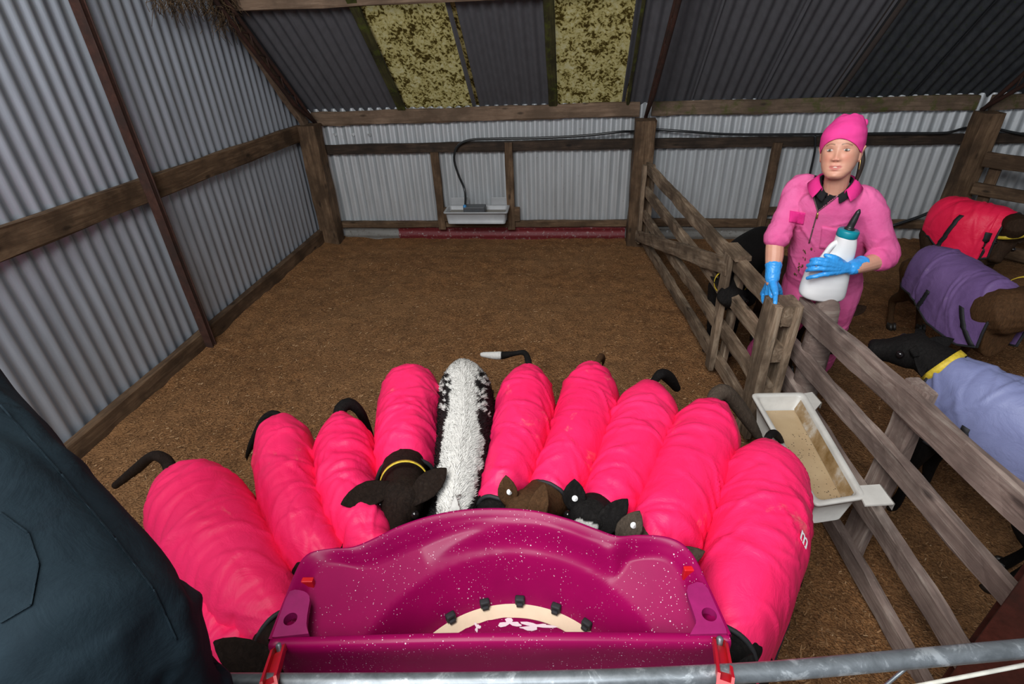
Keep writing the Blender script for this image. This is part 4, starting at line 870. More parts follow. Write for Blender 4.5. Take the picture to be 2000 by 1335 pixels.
feeding('pink-covered calf with a bare brown-black head and yellow collar', [(793, 713, 52), (796, 757, 62), (789, 822, 62), (786, 880, 61), (786, 908, 58)], C_BROWNBLACK, (790, 955, .78), (762, 1062, .64),
        ears=[((666, 984, .82), 1, NC), ((872, 914, .84), -1, NC)], hup=(0, -0.45, 0.9), collar=[(0.80, 0.085, 0.010, M_YELLOW, (0, 0, 0.0))], seed=5, folds=70, neckr=0.085, earw=0.09, neckfrom=0.93)
def tailtip(c, C, Lt, tt): return ((pj_many(c)[:, 0] < 978) & (pj_many(c)[:, 1] < 715) & (c[:, 2] > 0.4)).astype(float)
feeding('pink-covered calf with a white-tipped tail held out sideways', [(1032, 708, 52), (1025, 755, 58), (1015, 835, 60), (995, 905, 57), (975, 960, 50), (966, 985, 46)], C_BLACK, (952, 1020, .67), (935, 1075, .52),
        ears=[((900, 1020, .66), 1, NC), ((1010, 1030, .62), -1, NC)], tail=tpx((1032, 706, .715), (1024, 688, .72), (1005, 690, .70), (975, 694, .62), (942, 692, .56)), tailr=(.026, .022, .019, .016, .015, .024, .016), seed=7, white=tailtip)
feeding('pink-covered calf with brown ears and a round white ear tag', [(1162, 707, 50), (1152, 755, 60), (1130, 835, 62), (1098, 905, 58), (1075, 945, 52), (1068, 958, 50)], C_BROWN, (1030, 990, .76), (1002, 1060, .58),
        ears=[((988, 929, .87), 1, NC), ((1064, 944, .86), -1, NC)], hup=(0, -0.3, 0.95), tags=[(0, .40, (0.5, -0.6, 0.5))], tail=tpx((1168, 705, .70), (1174, 696, .68), (1178, 704, .5), (1176, 715, .3)), seed=8, earw=0.07)
feeding('pink-covered calf with pointed black ears and a black tail tip', [(1272, 741, 54), (1263, 795, 66), (1238, 865, 70), (1210, 930, 66), (1182, 980, 58), (1172, 1000, 54)], C_BLACK, (1158, 1000, .77), (1118, 1075, .58),
        ears=[((1122, 936, .87), 1, NC), ((1226, 974, .84), -1, NC)], hup=(0, -0.3, 0.95), tags=[(0, .30, (0.2, -0.7, 0.6))], tail=tpx((1280, 740, .69), (1290, 730, .70), (1305, 736, .64), (1322, 758, .52)), tailr=(.02, .02, .02, .026, .032, .022), white=blaze, seed=9, earw=0.08)
feeding('muddy pink-covered calf with a grey-brown ear and thick brown tail', [(1396, 773, 52), (1378, 835, 72), (1345, 910, 76), (1312, 985, 74), (1285, 1045, 68), (1268, 1080, 60)], C_GREYBROWN, (1255, 1068, .74), (1200, 1130, .56),
        ears=[((1249, 998, .85), 1, NC), ((1376, 1076, .74), -1, NC)], tags=[(0, .55, (0.3, -0.7, 0.5))], tail=tpx((1398, 772, .71), (1412, 764, .72), (1432, 780, .66), (1456, 812, .56), (1480, 850, .44)), tailr=(.03, .03, .036, .038, .036, .034, .022), seed=10, earw=0.08)
feeding('large pink-covered calf with a printed letter, beside the milky trough', [(1497, 851, 62), (1500, 905, 82), (1496, 985, 90), (1474, 1070, 90), (1448, 1150, 84), (1428, 1215, 74), (1420, 1245, 66)], C_BLACK, (1412, 1310, .66), (1330, 1335, .48),
        ears=[((1470, 1278, .80), -1, NC), ((1360, 1300, .66), 1, NC)], tail=tpx((1502, 850, .70), (1512, 846, .68), (1526, 862, .5), (1532, 880, .3)), seed=11, folds=60, flare=0.10, hem=0.34, logo=('m', (1568, 1050), 0.07, 1), neckr=0.085, footpx=(1562, 1108), white=sock)
# ---- white-backed calf without a cover
def whiteback(c, C, Lt, tt):
    d = c[:, None, :2]-C[None]; i = np.argmin((d**2).sum(2), 1); lat = np.abs(((c[:, :2]-C[i])*Lt[i]).sum(1)); off = 0.043+0.012*np.cos(tt[i]*9)+0.010*np.clip((0.3-tt[i])/0.3, 0, 1)
    n = vnoise(c*np.array([1, 1, 0.6]), 55, 4)*0.012+vnoise(c, 16, 5)*0.010; m = 1/(1+np.exp((lat+n-off-0.012)/0.004)); spots = (vnoise(c, 75, 9) > 0.42)*(lat < off+0.07)*(tt[i] < 0.45); m = np.maximum(m, spots*0.9)
    return m*(c[:, 2] > 0.5)*(i < len(tt)-2)
Pw, Ww = px_spine([(902, 699, 38), (906, 745, 54), (906, 830, 58), (900, 905, 57), (891, 970, 53), (882, 1030, 46)], ZC)
hpw, hmw = at(872, 1050, 'z', .70), at(862, 1095, 'z', .56)
rt, bd, geo = calf('white-backed black calf without a cover in the middle of the row', Pw, Ww, C_BLACK, None, None, head=(hpw, hmw, (0, -0.5, .85)), ears=[(at(838, 1020, 'z', .64), 1, NC), (at(889, 968, 'z', .80), -1, NC)], white=whiteback, seed=6, ztop=0.79, zrump=0.72, voxel=0.007, neckr=0.085, earw=0.055, cap=0.14)
def fur():
    me = bd.data; mw = WM['%s' % bd.name]; c = coords(me)+np.array(mw.translation); n = normals(me); wv = np.zeros(len(c), dtype=np.float32); me.attributes['white'].data.foreach_get('value', wv)
    rng = np.random.default_rng(5); ok = np.where((n[:, 2] > -0.35) & (c[:, 2] > 0.45))[0]; C, Lt, Tn = geo[:3]
    for nm, sel, m, cnt in (('white_hair', ok[wv[ok] > 0.5], M_FURW, 42000), ('black_hair', ok[wv[ok] <= 0.5], M_FURB, 12000)):
        k = rng.choice(sel, cnt); p = c[k]+rng.normal(0, 0.0025, (cnt, 3)); nn = n[k]; i = np.argmin(((p[:, None, :2]-C[None])**2).sum(2), 1)
        side = np.sign(((p[:, :2]-C[i])*Lt[i]).sum(1))[:, None]; flow = -np.c_[Tn[i], np.zeros(cnt)]*0.9+np.c_[Lt[i]*side*0.45, np.full(cnt, -0.25)]+rng.normal(0, 0.28, (cnt, 3)); flow -= nn*(flow*nn).sum(1)[:, None]; flow /= np.linalg.norm(flow, axis=1)[:, None]
        L = rng.uniform(0.012, 0.026, cnt)[:, None]; sd = np.cross(flow, nn); wd = 0.0007; tip = p+flow*L+nn*L*0.22; mid = p+flow*L*0.5+nn*L*0.26
        V = np.stack([p-sd*wd, p+sd*wd, mid+sd*wd*0.8, tip, mid-sd*wd*0.8], 1).reshape(-1, 3)
        F = [(5*q, 5*q+1, 5*q+2, 5*q+3, 5*q+4) for q in range(cnt)]; o = put(nm, arr2me(V, F), m, rt); o['kind'] = 'stuff'
fur()
# ---- calves of the other pen
def xy(px, py, z): return at(px, py, 'z', z)
def penspine(pts, hw): 
    P = np.array([p[:2] for p in pts]); return P, np.array(hw)
# purple cover
p0 = np.array([2.36, 3.82]); p1 = np.array([2.56, 3.02]); Pp, Wp = penspine([xy(1796, 515, .62), xy(1836, 538, .62), xy(1880, 566, .62), xy(1930, 600, .62), xy(1972, 626, .62)], [0.125, 0.155, 0.16, 0.145, 0.115])
def L4(fr1, fr2, f1, f2, zt_=0.48):
    out = []
    for ft, kd in ((fr1, 'rear'), (fr2, 'rear'), (f1, 'front'), (f2, 'front')):
        p = at(ft[0], ft[1], 'z', 0.02); p[2] = fz(p[0], p[1])+0.015; q = p.copy(); q[2] = zt_; q[:2] = q[:2]+np.array(ft[2:4]) if len(ft) > 2 else q[:2]; out.append((q, p, kd))
    return out
hp = xy(2058, 560, .72); hm = xy(2130, 640, .52)
calf('purple-covered brown calf standing in the pen behind the woman', Pp, Wp, C_BROWN, M_PURPLE, None, ztop=0.79, zrump=0.74, zc=.58, head=(hp, hm, (0.3, -0.3, .9)), ears=[(xy(2050, 500, .75), 1, NC), (xy(2090, 620, .7), -1, NC)], hem=0.40, hemrear=0.09,
     collar=[(0.45, 0.142, 0.016, M_YELLOW, (0, 0, 0.0))], seed=31, folds=22, straps=[((0.46, 0.016), (0.40, 0), 0.62, 1.02), ((0.80, 0.018), (0.97, 0), 0.58, 0.98)],
     tail=None, cap=0.10, legs=L4((1738, 632, .03, .03), (1797, 630, -.02, .0), (1868, 712, .02, .02), (1838, 690, .05, .05)), neckr=0.118)
# lavender cover, black head turned along the fence
Pl, Wl = penspine([xy(2190, 905, .62), xy(2120, 880, .62), xy(2020, 845, .62), xy(1925, 800, .62), xy(1868, 770, .62), xy(1842, 752, .62)], [0.12, 0.15, 0.16, 0.15, 0.125, 0.11])
hp = xy(1802, 680, .76); hm = xy(1697, 682, .68)
calf('lavender-blue-covered calf with a black head raised beside the fence', Pl, Wl, C_BLACK, M_LAV, None, ztop=0.80, zrump=0.73, head=(hp, hm, (0.1, -0.25, 1.0), 1.08), ears=[(xy(1862, 662, .78), -1, (0, -0.7, 0.6)), (xy(1800, 735, .70), 1, NC)], hem=0.40,
     collar=[(0.30, 0.098, 0.017, M_YELLOW, (0, 0, 0.0))], seed=32, folds=36, straps=[((0.66, 0.017), (0.62, 0), -0.60, -1.0)], cap=0.10, zneck=0.79, neckr=0.095)
# crimson cover
Pr, Wr = penspine([xy(1828, 420, .62), xy(1850, 428, .62), xy(1895, 442, .62), xy(1940, 455, .60), xy(1965, 462, .60)], [0.125, 0.16, 0.165, 0.15, 0.125])
hp = xy(1968, 462, .60); hm = xy(1938, 512, .42)
calf('crimson-covered brown calf with its head lowered by the far fence', Pr, Wr, C_DKBROWN, M_RED, None, ztop=0.80, zrump=0.74, head=(hp, hm, (0.2, -0.5, .85), 1.05), ears=[(xy(1998, 455, .62), -1, NC), (xy(1925, 462, .60), 1, NC)], hem=0.40, hemrear=0.10,
     collar=[(0.75, 0.105, 0.012, M_YELLOW, (0, 0, 0.0))], seed=33, folds=30, straps=[((0.52, 0.017), (0.42, 0), 0.40, 1.0), ((0.80, 0.022), (0.86, 0), 0.55, 1.0)], cap=0.12, neckmid=np.array([*xy(1985, 440, .72)]), zneck=0.78)
# black calf behind the gate and a calf behind the woman
Pb, Wb = penspine([xy(1500, 478, .60), xy(1478, 492, .60), xy(1450, 512, .60), xy(1432, 535, .58), xy(1424, 552, .58)], [0.10, 0.135, 0.14, 0.12, 0.09])
hp = xy(1425, 575, .62); hm = xy(1466, 585, .50)
calf('uncovered black calf seen through the gate with a yellow collar', Pb, Wb, C_BLACK, None, None, ztop=0.78, zrump=0.73, head=(hp, hm, (0, -0.4, .9)), ears=[(xy(1388, 540, .64), 1, NC), (xy(1470, 545, .64), -1, NC)], collar=[(0.5, 0.10, 0.012, M_YELLOW, (0, 0, 0.0))], seed=34,
     cap=0.14)
Pd, Wd_ = penspine([(1.46, 3.86), (1.47, 3.70), (1.52, 3.50), (1.57, 3.34), (1.59, 3.26)], [0.08, 0.11, 0.11, 0.09, 0.075])
hp = xy(1640, 605, .58); hm = xy(1622, 690, .38)
calf('brown-black calf behind the woman with only one ear showing', Pd, Wd_, C_DKBROWN, None, None, ztop=0.66, zrump=0.62, head=(hp, hm, (0.1, -0.5, .85), .9), ears=[(xy(1692, 598, .60), -1, NC), (xy(1600, 612, .6), 1, NC)], seed=35, cap=0.14, s=0.9)
# ================================================================== PEOPLE
def skin_mat():
    t = NT('tanned_skin'); v = t.coord(rand=False); n = t.noise(v, 30, 4); a = t.n('ShaderNodeAttribute', attribute_name='tint')
    c = t.mix(t.ramp(n, [(0.35, 0.0), (0.7, 0.35)]), a.outputs['Color'], (0.52, 0.22, 0.14)); t.base(c); return t.set(0.5, 0, 0.4, **{'Subsurface Weight': 0.08, 'Subsurface Radius': (0.02, 0.008, 0.005)})
M_SKIN = skin_mat()
def cloth(name, a, b, st, wear=0.5, bump=0.25):
    t = NT(name); v = t.coord(rand=False); n = t.noise(v, 5.0, 6, 0.65); w = t.noise(v, 90, 3, 0.6); f = t.noise(v, 13.0, 5, 0.6, 0.8)
    c = t.ramp(n, [(0.32, a), (0.68, b)]); s = t.noise(v, 9.0, 7, 0.7); c = t.mix(t.ramp(s, [(0.57, 0.0), (0.75, wear)]), c, st)
    t.base(c); ad = t.n('ShaderNodeMath', operation='MULTIPLY_ADD'); t.l(w, ad.inputs[0]); ad.inputs[1].default_value = 0.12; t.l(f, ad.inputs[2]); t.bump(ad.outputs[0], bump, 0.02); return t.set(0.85, 0, 0.15)
M_COV = cloth('faded_pink_cotton_drill', (0.62, 0.085, 0.25), (0.70, 0.14, 0.33), (0.50, 0.06, 0.19), 0.7)
M_COVD = cloth('strong_pink_cotton_drill', (0.62, 0.022, 0.19), (0.68, 0.035, 0.22), (0.6, 0.03, 0.2), 0.2)
M_HAT = cloth('pink_jersey_knit', (0.70, 0.042, 0.24), (0.76, 0.06, 0.28), (0.7, 0.03, 0.2), 0.1, 0.1)
M_BLK = cloth('black_cotton_shirt', (0.008, 0.008, 0.009), (0.014, 0.014, 0.015), (0.01, 0.01, 0.01), 0.1)
M_GLOVE = plain('sky_blue_nitrile', (0.035, 0.30, 0.72), 0.38, var=0.08, sc=14, bump=0.15)
M_TEAL = plain('teal_bottle_cap', (0.0, 0.22, 0.28), 0.4, var=0.05); M_BOTTLE = plain('translucent_white_bottle_plastic', (0.74, 0.74, 0.73), 0.35, var=0.03, sc=8)
M_MUD = plain('dried_brown_mud', (0.09, 0.045, 0.018), 0.9, var=0.3); M_BRASS = plain('brass_zip', (0.45, 0.30, 0.10), 0.35, 0.8); M_ZIP = plain('dark_zip_teeth', (0.10, 0.06, 0.06), 0.5)
M_DARKCOV = cloth('dark_teal_cotton_coverall', (0.0045, 0.0095, 0.014), (0.010, 0.020, 0.027), (0.004, 0.006, 0.009), 0.6, 0.2)
M_BOOT = plain('black_rubber_boot', (0.010, 0.010, 0.011), 0.4); M_HAIR = plain('dark_brown_hair', (0.02, 0.012, 0.008), 0.55)
HEADZ = [(-0.004, .018, -.066, -.030), (0.000, .030, -.084, -.015), (0.010, .041, -.093, .008), (0.028, .056, -.0945, .036), (0.050, .065, -.092, .062), (0.075, .0705, -.090, .080), (0.100, .073, -.088, .089), (0.125, .0735, -.086, .094), (0.150, .073, -.087, .096), (0.175, .072, -.082, .094), (0.200, .063, -.064, .080), (0.217, .043, -.040, .056), (0.226, .014, -.010, .022)]
def head_grid(bm, Mh, s=1.0):
    tb = np.array(HEADZ); nz, na = 84, 84; zz = np.linspace(tb[0, 0], tb[-1, 0], nz); rings = []; G = lambda x, m, sg: np.exp(-((x-m)/sg)**2)
    for z in zz:
        w = np.interp(z, tb[:, 0], tb[:, 1]); f = np.interp(z, tb[:, 0], tb[:, 2]); b = np.interp(z, tb[:, 0], tb[:, 3]); yc = b-(b-f)*0.52; r = []
        for k in range(na):
            a = 2*PI*k/na; x = w*np.sign(math.sin(a))*abs(math.sin(a))**0.92; c = math.cos(a); y = yc-(yc-f)*np.sign(c)*abs(c)**0.88 if c > 0 else yc+(b-yc)*abs(c)**0.92
            if c > 0.1:
                d = 0; q = 0
                nose = np.interp(z, [.068, .072, .078, .086, .105, .125, .14], [0, .005, .0165, .0175, .010, .0035, 0]); d -= nose*G(x, 0, .0085+.004*G(z, .082, .01))
                for sd in (-1, 1):
                    d -= .009*G(x, sd*.0135, .006)*G(z, .078, .006); d += .0095*G(x, sd*.031, .015)*G(z, .117, .0095); d -= .0035*G(x, sd*.030, .018)*G(z, .136, .006); d -= .0045*G(x, sd*.036, .018)*G(z, .088, .016)
                    d -= .0022*G(x, sd*.031, .013)*G(z, .1235, .0022); d += .002*G(x, sd*.026, .006)*G(z, .062, .012)
                d -= .0055*G(x, 0, .020)*G(z, .0535, .0040); d -= .0062*G(x, 0, .018)*G(z, .0395, .0048); d += .0065*G(x, 0, .021)*G(z, .0468, .0024); d += .003*G(x, 0, .022)*G(z, .030, .004); d -= .006*G(x, 0, .017)*G(z, .013, .010); d += .002*G(x, 0, .004)*G(z, .062, .006)
                y += d*min(1, (c-0.1)/0.2)
            r.append(Mh @ Vector((x*s, y*s, z*s)))
        rings.append(r)
    loft(bm, rings)
def ears_human(bm, Mh, s=1.0):
    for sd in (-1, 1):
        rr = []
        for t, w, x in ((0, .004, .070), (.3, .013, .076), (.7, .016, .080), (1.0, .010, .078)):
            pass
        ring = [Mh @ Vector((sd*(.070+.012*max(0, math.sin(a))+.004)*s, (.012+.017*math.cos(a))*s, (.098+.030*math.sin(a))*s)) for a in np.linspace(0, 2*PI, 14, endpoint=False)]
        tube(bm, np.array([[*p] for p in ring+[ring[0]]]), 0.006*s, 8)
        bm2 = [Mh @ Vector((sd*.074*s, .012*s, z*s)) for z in (.078, .098, .118)]; tube(bm, np.array([[*p] for p in bm2]), [.006*s, .010*s, .008*s], 8)
def bvh_of(objs):
    V = []; F = []
    for o in objs:
        mw = WM[o.name]; n = len(V); V += [mw @ v.co for v in o.data.vertices]; F += [tuple(n+i for i in p.vertices) for p in o.data.polygons]
    return BVHTree.FromPolygons(V, F)
def patch(name, poly, tree, mat, parent, off=0.004, th=0.002, cuts=4, ofs2=None):
    """a flat cloth piece (outline as seen in the photo) laid on the surface below it"""
    bm = bmesh.new(); vs = [bm.verts.new((p[0], p[1], 0)) for p in poly]; bm.faces.new(vs); bmesh.ops.triangulate(bm, faces=bm.faces)
    for _ in range(cuts): 
        es = [e for e in bm.edges if e.calc_length() > 7]
        if not es: break
        bmesh.ops.subdivide_edges(bm, edges=es, cuts=1); bmesh.ops.triangulate(bm, faces=bm.faces)
    dist = []; last = None
    for v in bm.verts:
        d = Vector(ray(v.co.x, v.co.y)).normalized(); h = tree.ray_cast(Vector(CAM), d)
        t = h[3] if h[0] is not None else last
        if t is None: t = 3.0
        last = t; dist.append((v, d, t))
    md = float(np.median([q[2] for q in dist]))
    for v, d, t in dist: v.co = Vector(CAM)+d*(min(max(t, md-.05), md+.035)-off)
    r = bmesh.ops.extrude_face_region(bm, geom=bm.faces[:]); 
    for v in [g for g in r['geom'] if isinstance(g, bmesh.types.BMVert)]: v.co = v.co+(v.co-Vector(CAM)).normalized()*(off+th)
    bmesh.ops.recalc_face_normals(bm, faces=bm.faces); return put(name, bm2me(bm), mat, parent)
def inpoly(q, poly):
    x, y = q[:, 0], q[:, 1]; r = np.zeros(len(q), bool); n = len(poly)
    for i in range(n):
        (x1, y1), (x2, y2) = poly[i], poly[i-1]; k = ((y1 > y) != (y2 > y)) & (x < (x2-x1)*(y-y1)/(y2-y1+1e-12)+x1); r ^= k
    return r
def split_faces(me, mask):
    """two meshes: faces where mask is False, faces where it is True"""
    out = []
    for keep in (False, True):
        bm = bmesh.new(); bm.from_mesh(me); bm.faces.ensure_lookup_table(); dead = [f for f in bm.faces if bool(mask[f.index]) != keep]; bmesh.ops.delete(bm, geom=dead, context='FACES'); out.append(bm2me(bm))
    return out
def facecentres(me):
    c = np.zeros(len(me.polygons)*3); me.polygons.foreach_get('center', c); n = np.zeros(len(me.polygons)*3); me.polygons.foreach_get('normal', n); return c.reshape(-1, 3), n.reshape(-1, 3)
# ---------------- the woman
WO = thing('person', (1.42, 3.12, 0), 'woman in a pink coverall and pink beanie hugging a feeding bottle behind the gate', 'person')
Fd = _unit(np.array([-0.40, -0.91, 0])); Rd = np.array([0.91, -0.40, 0])      # the way she faces; her left hand side
def P(px, py, y): return at(px, py, 'y', y)
neck0 = P(1626, 386, 2.84); hipc = P(1606, 548, 3.00)
def torso_c(u): return neck0+(hipc-neck0)*u
def oval(c, w, d, n=28, p=0.85):
    a = np.linspace(0, 2*PI, n, endpoint=False); return c+np.outer(np.sign(np.sin(a))*np.abs(np.sin(a))**p, Rd)*w+np.outer(np.sign(np.cos(a))*np.abs(np.cos(a))**p, Fd)*d
chin = P(1628, 349, 2.70)
yaw = math.atan2(-0.40, 0.91)-math.radians(7)
HM = Matrix.Translation(Vector(chin)) @ Matrix.Rotation(yaw, 4, 'Z') @ Matrix.Rotation(math.radians(-7), 4, 'Y') @ Matrix.Rotation(math.radians(-9), 4, 'X') @ Matrix.Translation((0, 0.088, 0))
HS = 1.08
def hp_(x, y, z): return np.array(HM @ (Vector((x, y, z))*HS))
S1, E1_, W1 = P(1562, 366, 2.96), P(1516, 468, 2.84), P(1508, 540, 2.74)
S2, E2_, W2 = P(1690, 392, 2.80), P(1730, 500, 2.74), P(1672, 523, 2.60)
footR, footL = np.array([1.27, 3.27, 0.0]), np.array([1.62, 3.18, 0.0]); hipR, hipL = hipc-Rd*0.095+np.array([0, 0, -0.05]), hipc+Rd*0.095+np.array([0, 0, -0.05])
bm = bmesh.new(); head_grid(bm, HM, HS); ears_human(bm, HM, HS)
tube(bm, [hp_(0, .012, .055), hp_(0, .010, .02), (hp_(0, .02, -.03)*0.6+neck0*0.4), neck0+np.array([0, 0.0, -0.03])], [.056, .055, .056, .075], 18, 14)
loft(bm, [oval(torso_c(u), w, d) for u, w, d in ((0.04, .085, .075), (0.10, .14, .095), (0.25, .165, .105), (0.6, .15, .10), (0.9, .16, .105), (1.1, .16, .105))])
tube(bm, [S1, E1_, (E1_+W1)/2, W1, W1+(W1-E1_)*0.15], [.052, .045, .044, .030, .030], 14, 24); tube(bm, [S2, E2_, (E2_+W2)/2+np.array([0, 0, -.004]), W2, W2+(W2-E2_)*0.04], [.052, .046, .041, .029, .026], 14, 24)
for h, f in ((hipR, footR), (hipL, footL)): tube(bm, [h, (h+f)/2+Fd*0.03, f+np.array([0, 0, .07])], [.085, .055, .04], 12, 18)
me = fuse(bm, 0.0032, 2); c = coords(me); HI = np.array(HM.inverted()); L = c@HI[:3, :3].T+HI[:3, 3]; L = L/HS
tint = np.tile(np.array([0.60, 0.31, 0.215]), (len(c), 1)); x, y, z = L.T; front = (y < -0.03) & (z > -0.02) & (z < .24)
def blend(m, col, k=1.0):
    global tint; m = np.clip(m, 0, 1)[:, None]*k; tint = tint*(1-m)+np.array(col)*m
for sd in (-1, 1): blend(front*np.exp(-((x-sd*.038)/.020)**2-((z-.086)/.018)**2), (0.66, 0.24, 0.17), 0.6)
blend(front*np.exp(-(x/.012)**2-((z-.083)/.014)**2), (0.64, 0.24, 0.18), 0.5)
lw = 1-(np.abs(x)/.0245)**2; blend(front*(lw > 0)*np.clip(1.6-np.abs(z-.0468+0.002*np.cos(x*150))/(.0095*np.sqrt(np.clip(lw, 0.02, 1))), 0, 1), (0.46, 0.13, 0.12), 0.85)
for sd in (-1, 1):
    bz = .1385+.004*np.cos((np.abs(x)-.028)*90)-.10*np.clip(np.abs(x)-.032, 0, 1); blend(front*(np.abs(x-sd*.031) < .019)*np.exp(-((z-bz)/.0028)**2), (0.14, 0.075, 0.04), 0.95)
    blend(front*np.exp(-((x-sd*.031)/.014)**2-((z-.1225)/.0022)**2), (0.20, 0.09, 0.07), 0.75); blend(front*np.exp(-((x-sd*.031)/.013)**2-((z-.1095)/.002)**2), (0.42, 0.18, 0.13), 0.5)
    blend(front*np.exp(-((x-sd*.0075)/.0030)**2-((z-.0725)/.0028)**2), (0.16, 0.05, 0.04), 0.9)
colattr(me, 'tint', tint); body_w = put('body', me, M_SKIN, WO)
def eye_mat():
    t = NT('grey_green_eye'); tc = t.n('ShaderNodeTexCoord'); sx = t.n('ShaderNodeSeparateXYZ'); t.l(tc.outputs['Object'], sx.inputs[0]); m = t.n('ShaderNodeVectorMath', operation='LENGTH'); mp = t.n('ShaderNodeMapping'); mp.inputs['Scale'].default_value = (1, 0, 1); t.l(tc.outputs['Object'], mp.inputs[0]); t.l(mp.outputs[0], m.inputs[0]); mu = t.n('ShaderNodeMath', operation='MULTIPLY'); mu.inputs[1].default_value = 80.0; t.l(m.outputs['Value'], mu.inputs[0])
    t.base(t.ramp(mu.outputs[0], [(0.17, (0.01, 0.01, 0.01)), (0.2, (0.12, 0.12, 0.09)), (0.40, (0.09, 0.10, 0.08)), (0.46, (0.62, 0.58, 0.55))])); return t.set(0.15, 0, 0.5)
M_HEYE = eye_mat()
for sd in (-1, 1):
    bm = bmesh.new(); bmesh.ops.create_uvsphere(bm, u_segments=24, v_segments=16, radius=0.0112)
    for v in bm.verts: v.co.z *= 0.47; v.co.x *= 1.12
    link('eye', bm2me(bm), M_HEYE, WO, HM @ Matrix.Scale(HS, 4) @ Matrix.Translation((sd*.0312, -.0738, .1170)))
bm = bmesh.new(); tp = [hp_(xx, -.0925+abs(xx)*0.35, .0480-abs(xx)*0.02) for xx in np.linspace(-.011, .011, 9)]; tube(bm, tp, .0018, 8, None, 1.4, up=(0, 0, 1)); put('teeth', bm2me(bm), plain('tooth_enamel', (0.72, 0.66, 0.56), 0.3, var=0.02), WO)
# hair behind her left ear
tube_obj('hair', [hp_(.074, .035, .11), hp_(.080, .040, .07), hp_(.078, .045, .03), hp_(.070, .055, -.02)], [.012, .014, .012, .008], M_HAIR, WO, 10, 16)
tube_obj('earring', [hp_(.079, .0, .072), hp_(.080, -.002, .055), hp_(.079, .0, .035)], .0022, M_BRASS, WO, 6)
# beanie
def beanie():
    tb = np.array(HEADZ); rings = []; na = 64
    for i in range(22):
        u = i/21; r = []
        for k in range(na):
            a = 2*PI*k/na; sx, cy = math.sin(a), math.cos(a)               # cy = 1 in front
            edge = .152 if cy > 0 else .152
            z0 = .098+.064*max(0, cy)**1.4-.045*max(0, -cy); zt = .258+.006*math.sin(a*3)
            z = z0+(zt-z0)*(1-(1-u)**1.5) if u < 1 else zt; zc = min(z, .165)
            w = np.interp(zc, tb[:, 0], tb[:, 1]); f = np.interp(zc, tb[:, 0], tb[:, 2]); b = np.interp(zc, tb[:, 0], tb[:, 3]); yc = b-(b-f)*.52
            k2 = 1.0 if z < .165 else math.sqrt(max(0.0, 1-((z-.165)/(.270-.165))**2))*1.0
            g = .007+.008*math.sin(min(1, u*1.6)*PI); X = (w+g)*np.sign(sx)*abs(sx)**.95*k2; yy = ((yc-f)+g)*cy if cy > 0 else ((b-yc)+g+.014*u)*cy; Y = yc-yy*k2
            X += .014*max(0, (z-.17))/.1; Y += .022*max(0, (z-.17))/.1
            r.append(HM @ (Vector((X, Y, z))*HS))
        rings.append(r)
    bm = bmesh.new(); loft(bm, rings[:1]+rings, cap=False); top = rings[-1]
    bm.faces.new([bm.verts.new(p) for p in top]); bmesh.ops.remove_doubles(bm, verts=bm.verts, dist=1e-5)
    me = bm2me(bm); me2 = me; c = coords(me2); n = normals(me2); setco(me2, c+n*(0.0025*vnoise(c*np.array([1, 1, 2.2]), 22, 2)+0.0015*vnoise(c, 60, 3))[:, None])
    o = put('beanie', me2, M_HAT, WO); s = o.modifiers.new('thickness', 'SOLIDIFY'); s.thickness = 0.004; s.offset = -1; o.modifiers.new('smooth', 'SUBSURF').render_levels = 1
    bm = bmesh.new(); bmesh.ops.create_uvsphere(bm, u_segments=12, v_segments=8, radius=0.011); put2 = link('beanie_knot', bm2me(bm), M_HAT, WO, HM @ Matrix.Scale(HS, 4) @ Matrix.Translation((.066, .062, .222)) @ Matrix.Diagonal((1.0, 1.0, 1.5, 1)))
beanie()
# coverall
bm = bmesh.new()
loft(bm, [oval(torso_c(u), w, d) for u, w, d in ((-0.09, .070, .066), (-0.04, .105, .080), (0.02, .150, .092), (0.11, .178, .108), (0.27, .182, .120), (0.50, .180, .126), (0.75, .188, .136), (1.0, .196, .140), (1.18, .19, .135))])
tube(bm, [S1+Rd*.06, S1, S1+(E1_-S1)*.5, E1_+(S1-E1_)*.02], [.070, .068, .062, .054], 16, 20); tube(bm, [E1_+(S1-E1_)*.16, E1_+(S1-E1_)*.02], [.064, .066], 16, 4)
tube(bm, [S2-Rd*.06, S2, S2+(E2_-S2)*.55, E2_, E2_+(W2-E2_)*.22], [.072, .072, .070, .066, .058], 16, 24); tube(bm, [E2_+(W2-E2_)*.10, E2_+(W2-E2_)*.26], [.067, .066], 16, 4)
for h, f in ((hipR, footR), (hipL, footL)): tube(bm, [h+np.array([0, 0, .05]), h+np.array([0, 0, -.06]), (h+f)/2+Fd*0.03, f+np.array([0, 0, .16])], [.11, .112, .092, .086], 16, 24)
me = fuse(bm, 0.0065, 5); c = coords(me); n = normals(me)
rng = np.random.default_rng(3); q = np.stack([c@Rd, c@np.array([0, 0, 1.0])], 1); hgt = np.zeros(len(c))
for _ in range(150):
    k = c[rng.integers(len(c))]; ax = rng.normal(0, 1, 3); ax[2] *= 1.5; ax = _unit(ax); d = c-k; al = d@ax; pr = _unit(np.cross(ax, rng.normal(0, 1, 3))); ac = d@pr; th = np.linalg.norm(d, axis=1); hgt += rng.uniform(.002, .006)*np.where(th < .16, np.exp(-(ac/rng.uniform(.007, .014))**2-(al/rng.uniform(.03, .09))**2), 0)*(1 if rng.random() < .7 else -1)
setco(me, c+n*(hgt+0.003*vnoise(c, 14, 6))[:, None])
fc, fn = facecentres(me); qp = pj_many(fc); facing = ((CAM-fc)*fn).sum(1) > 0
Vopen = [(1597, 413), (1590, 392), (1589, 350), (1596, 325), (1668, 325), (1664, 350), (1648, 372)]
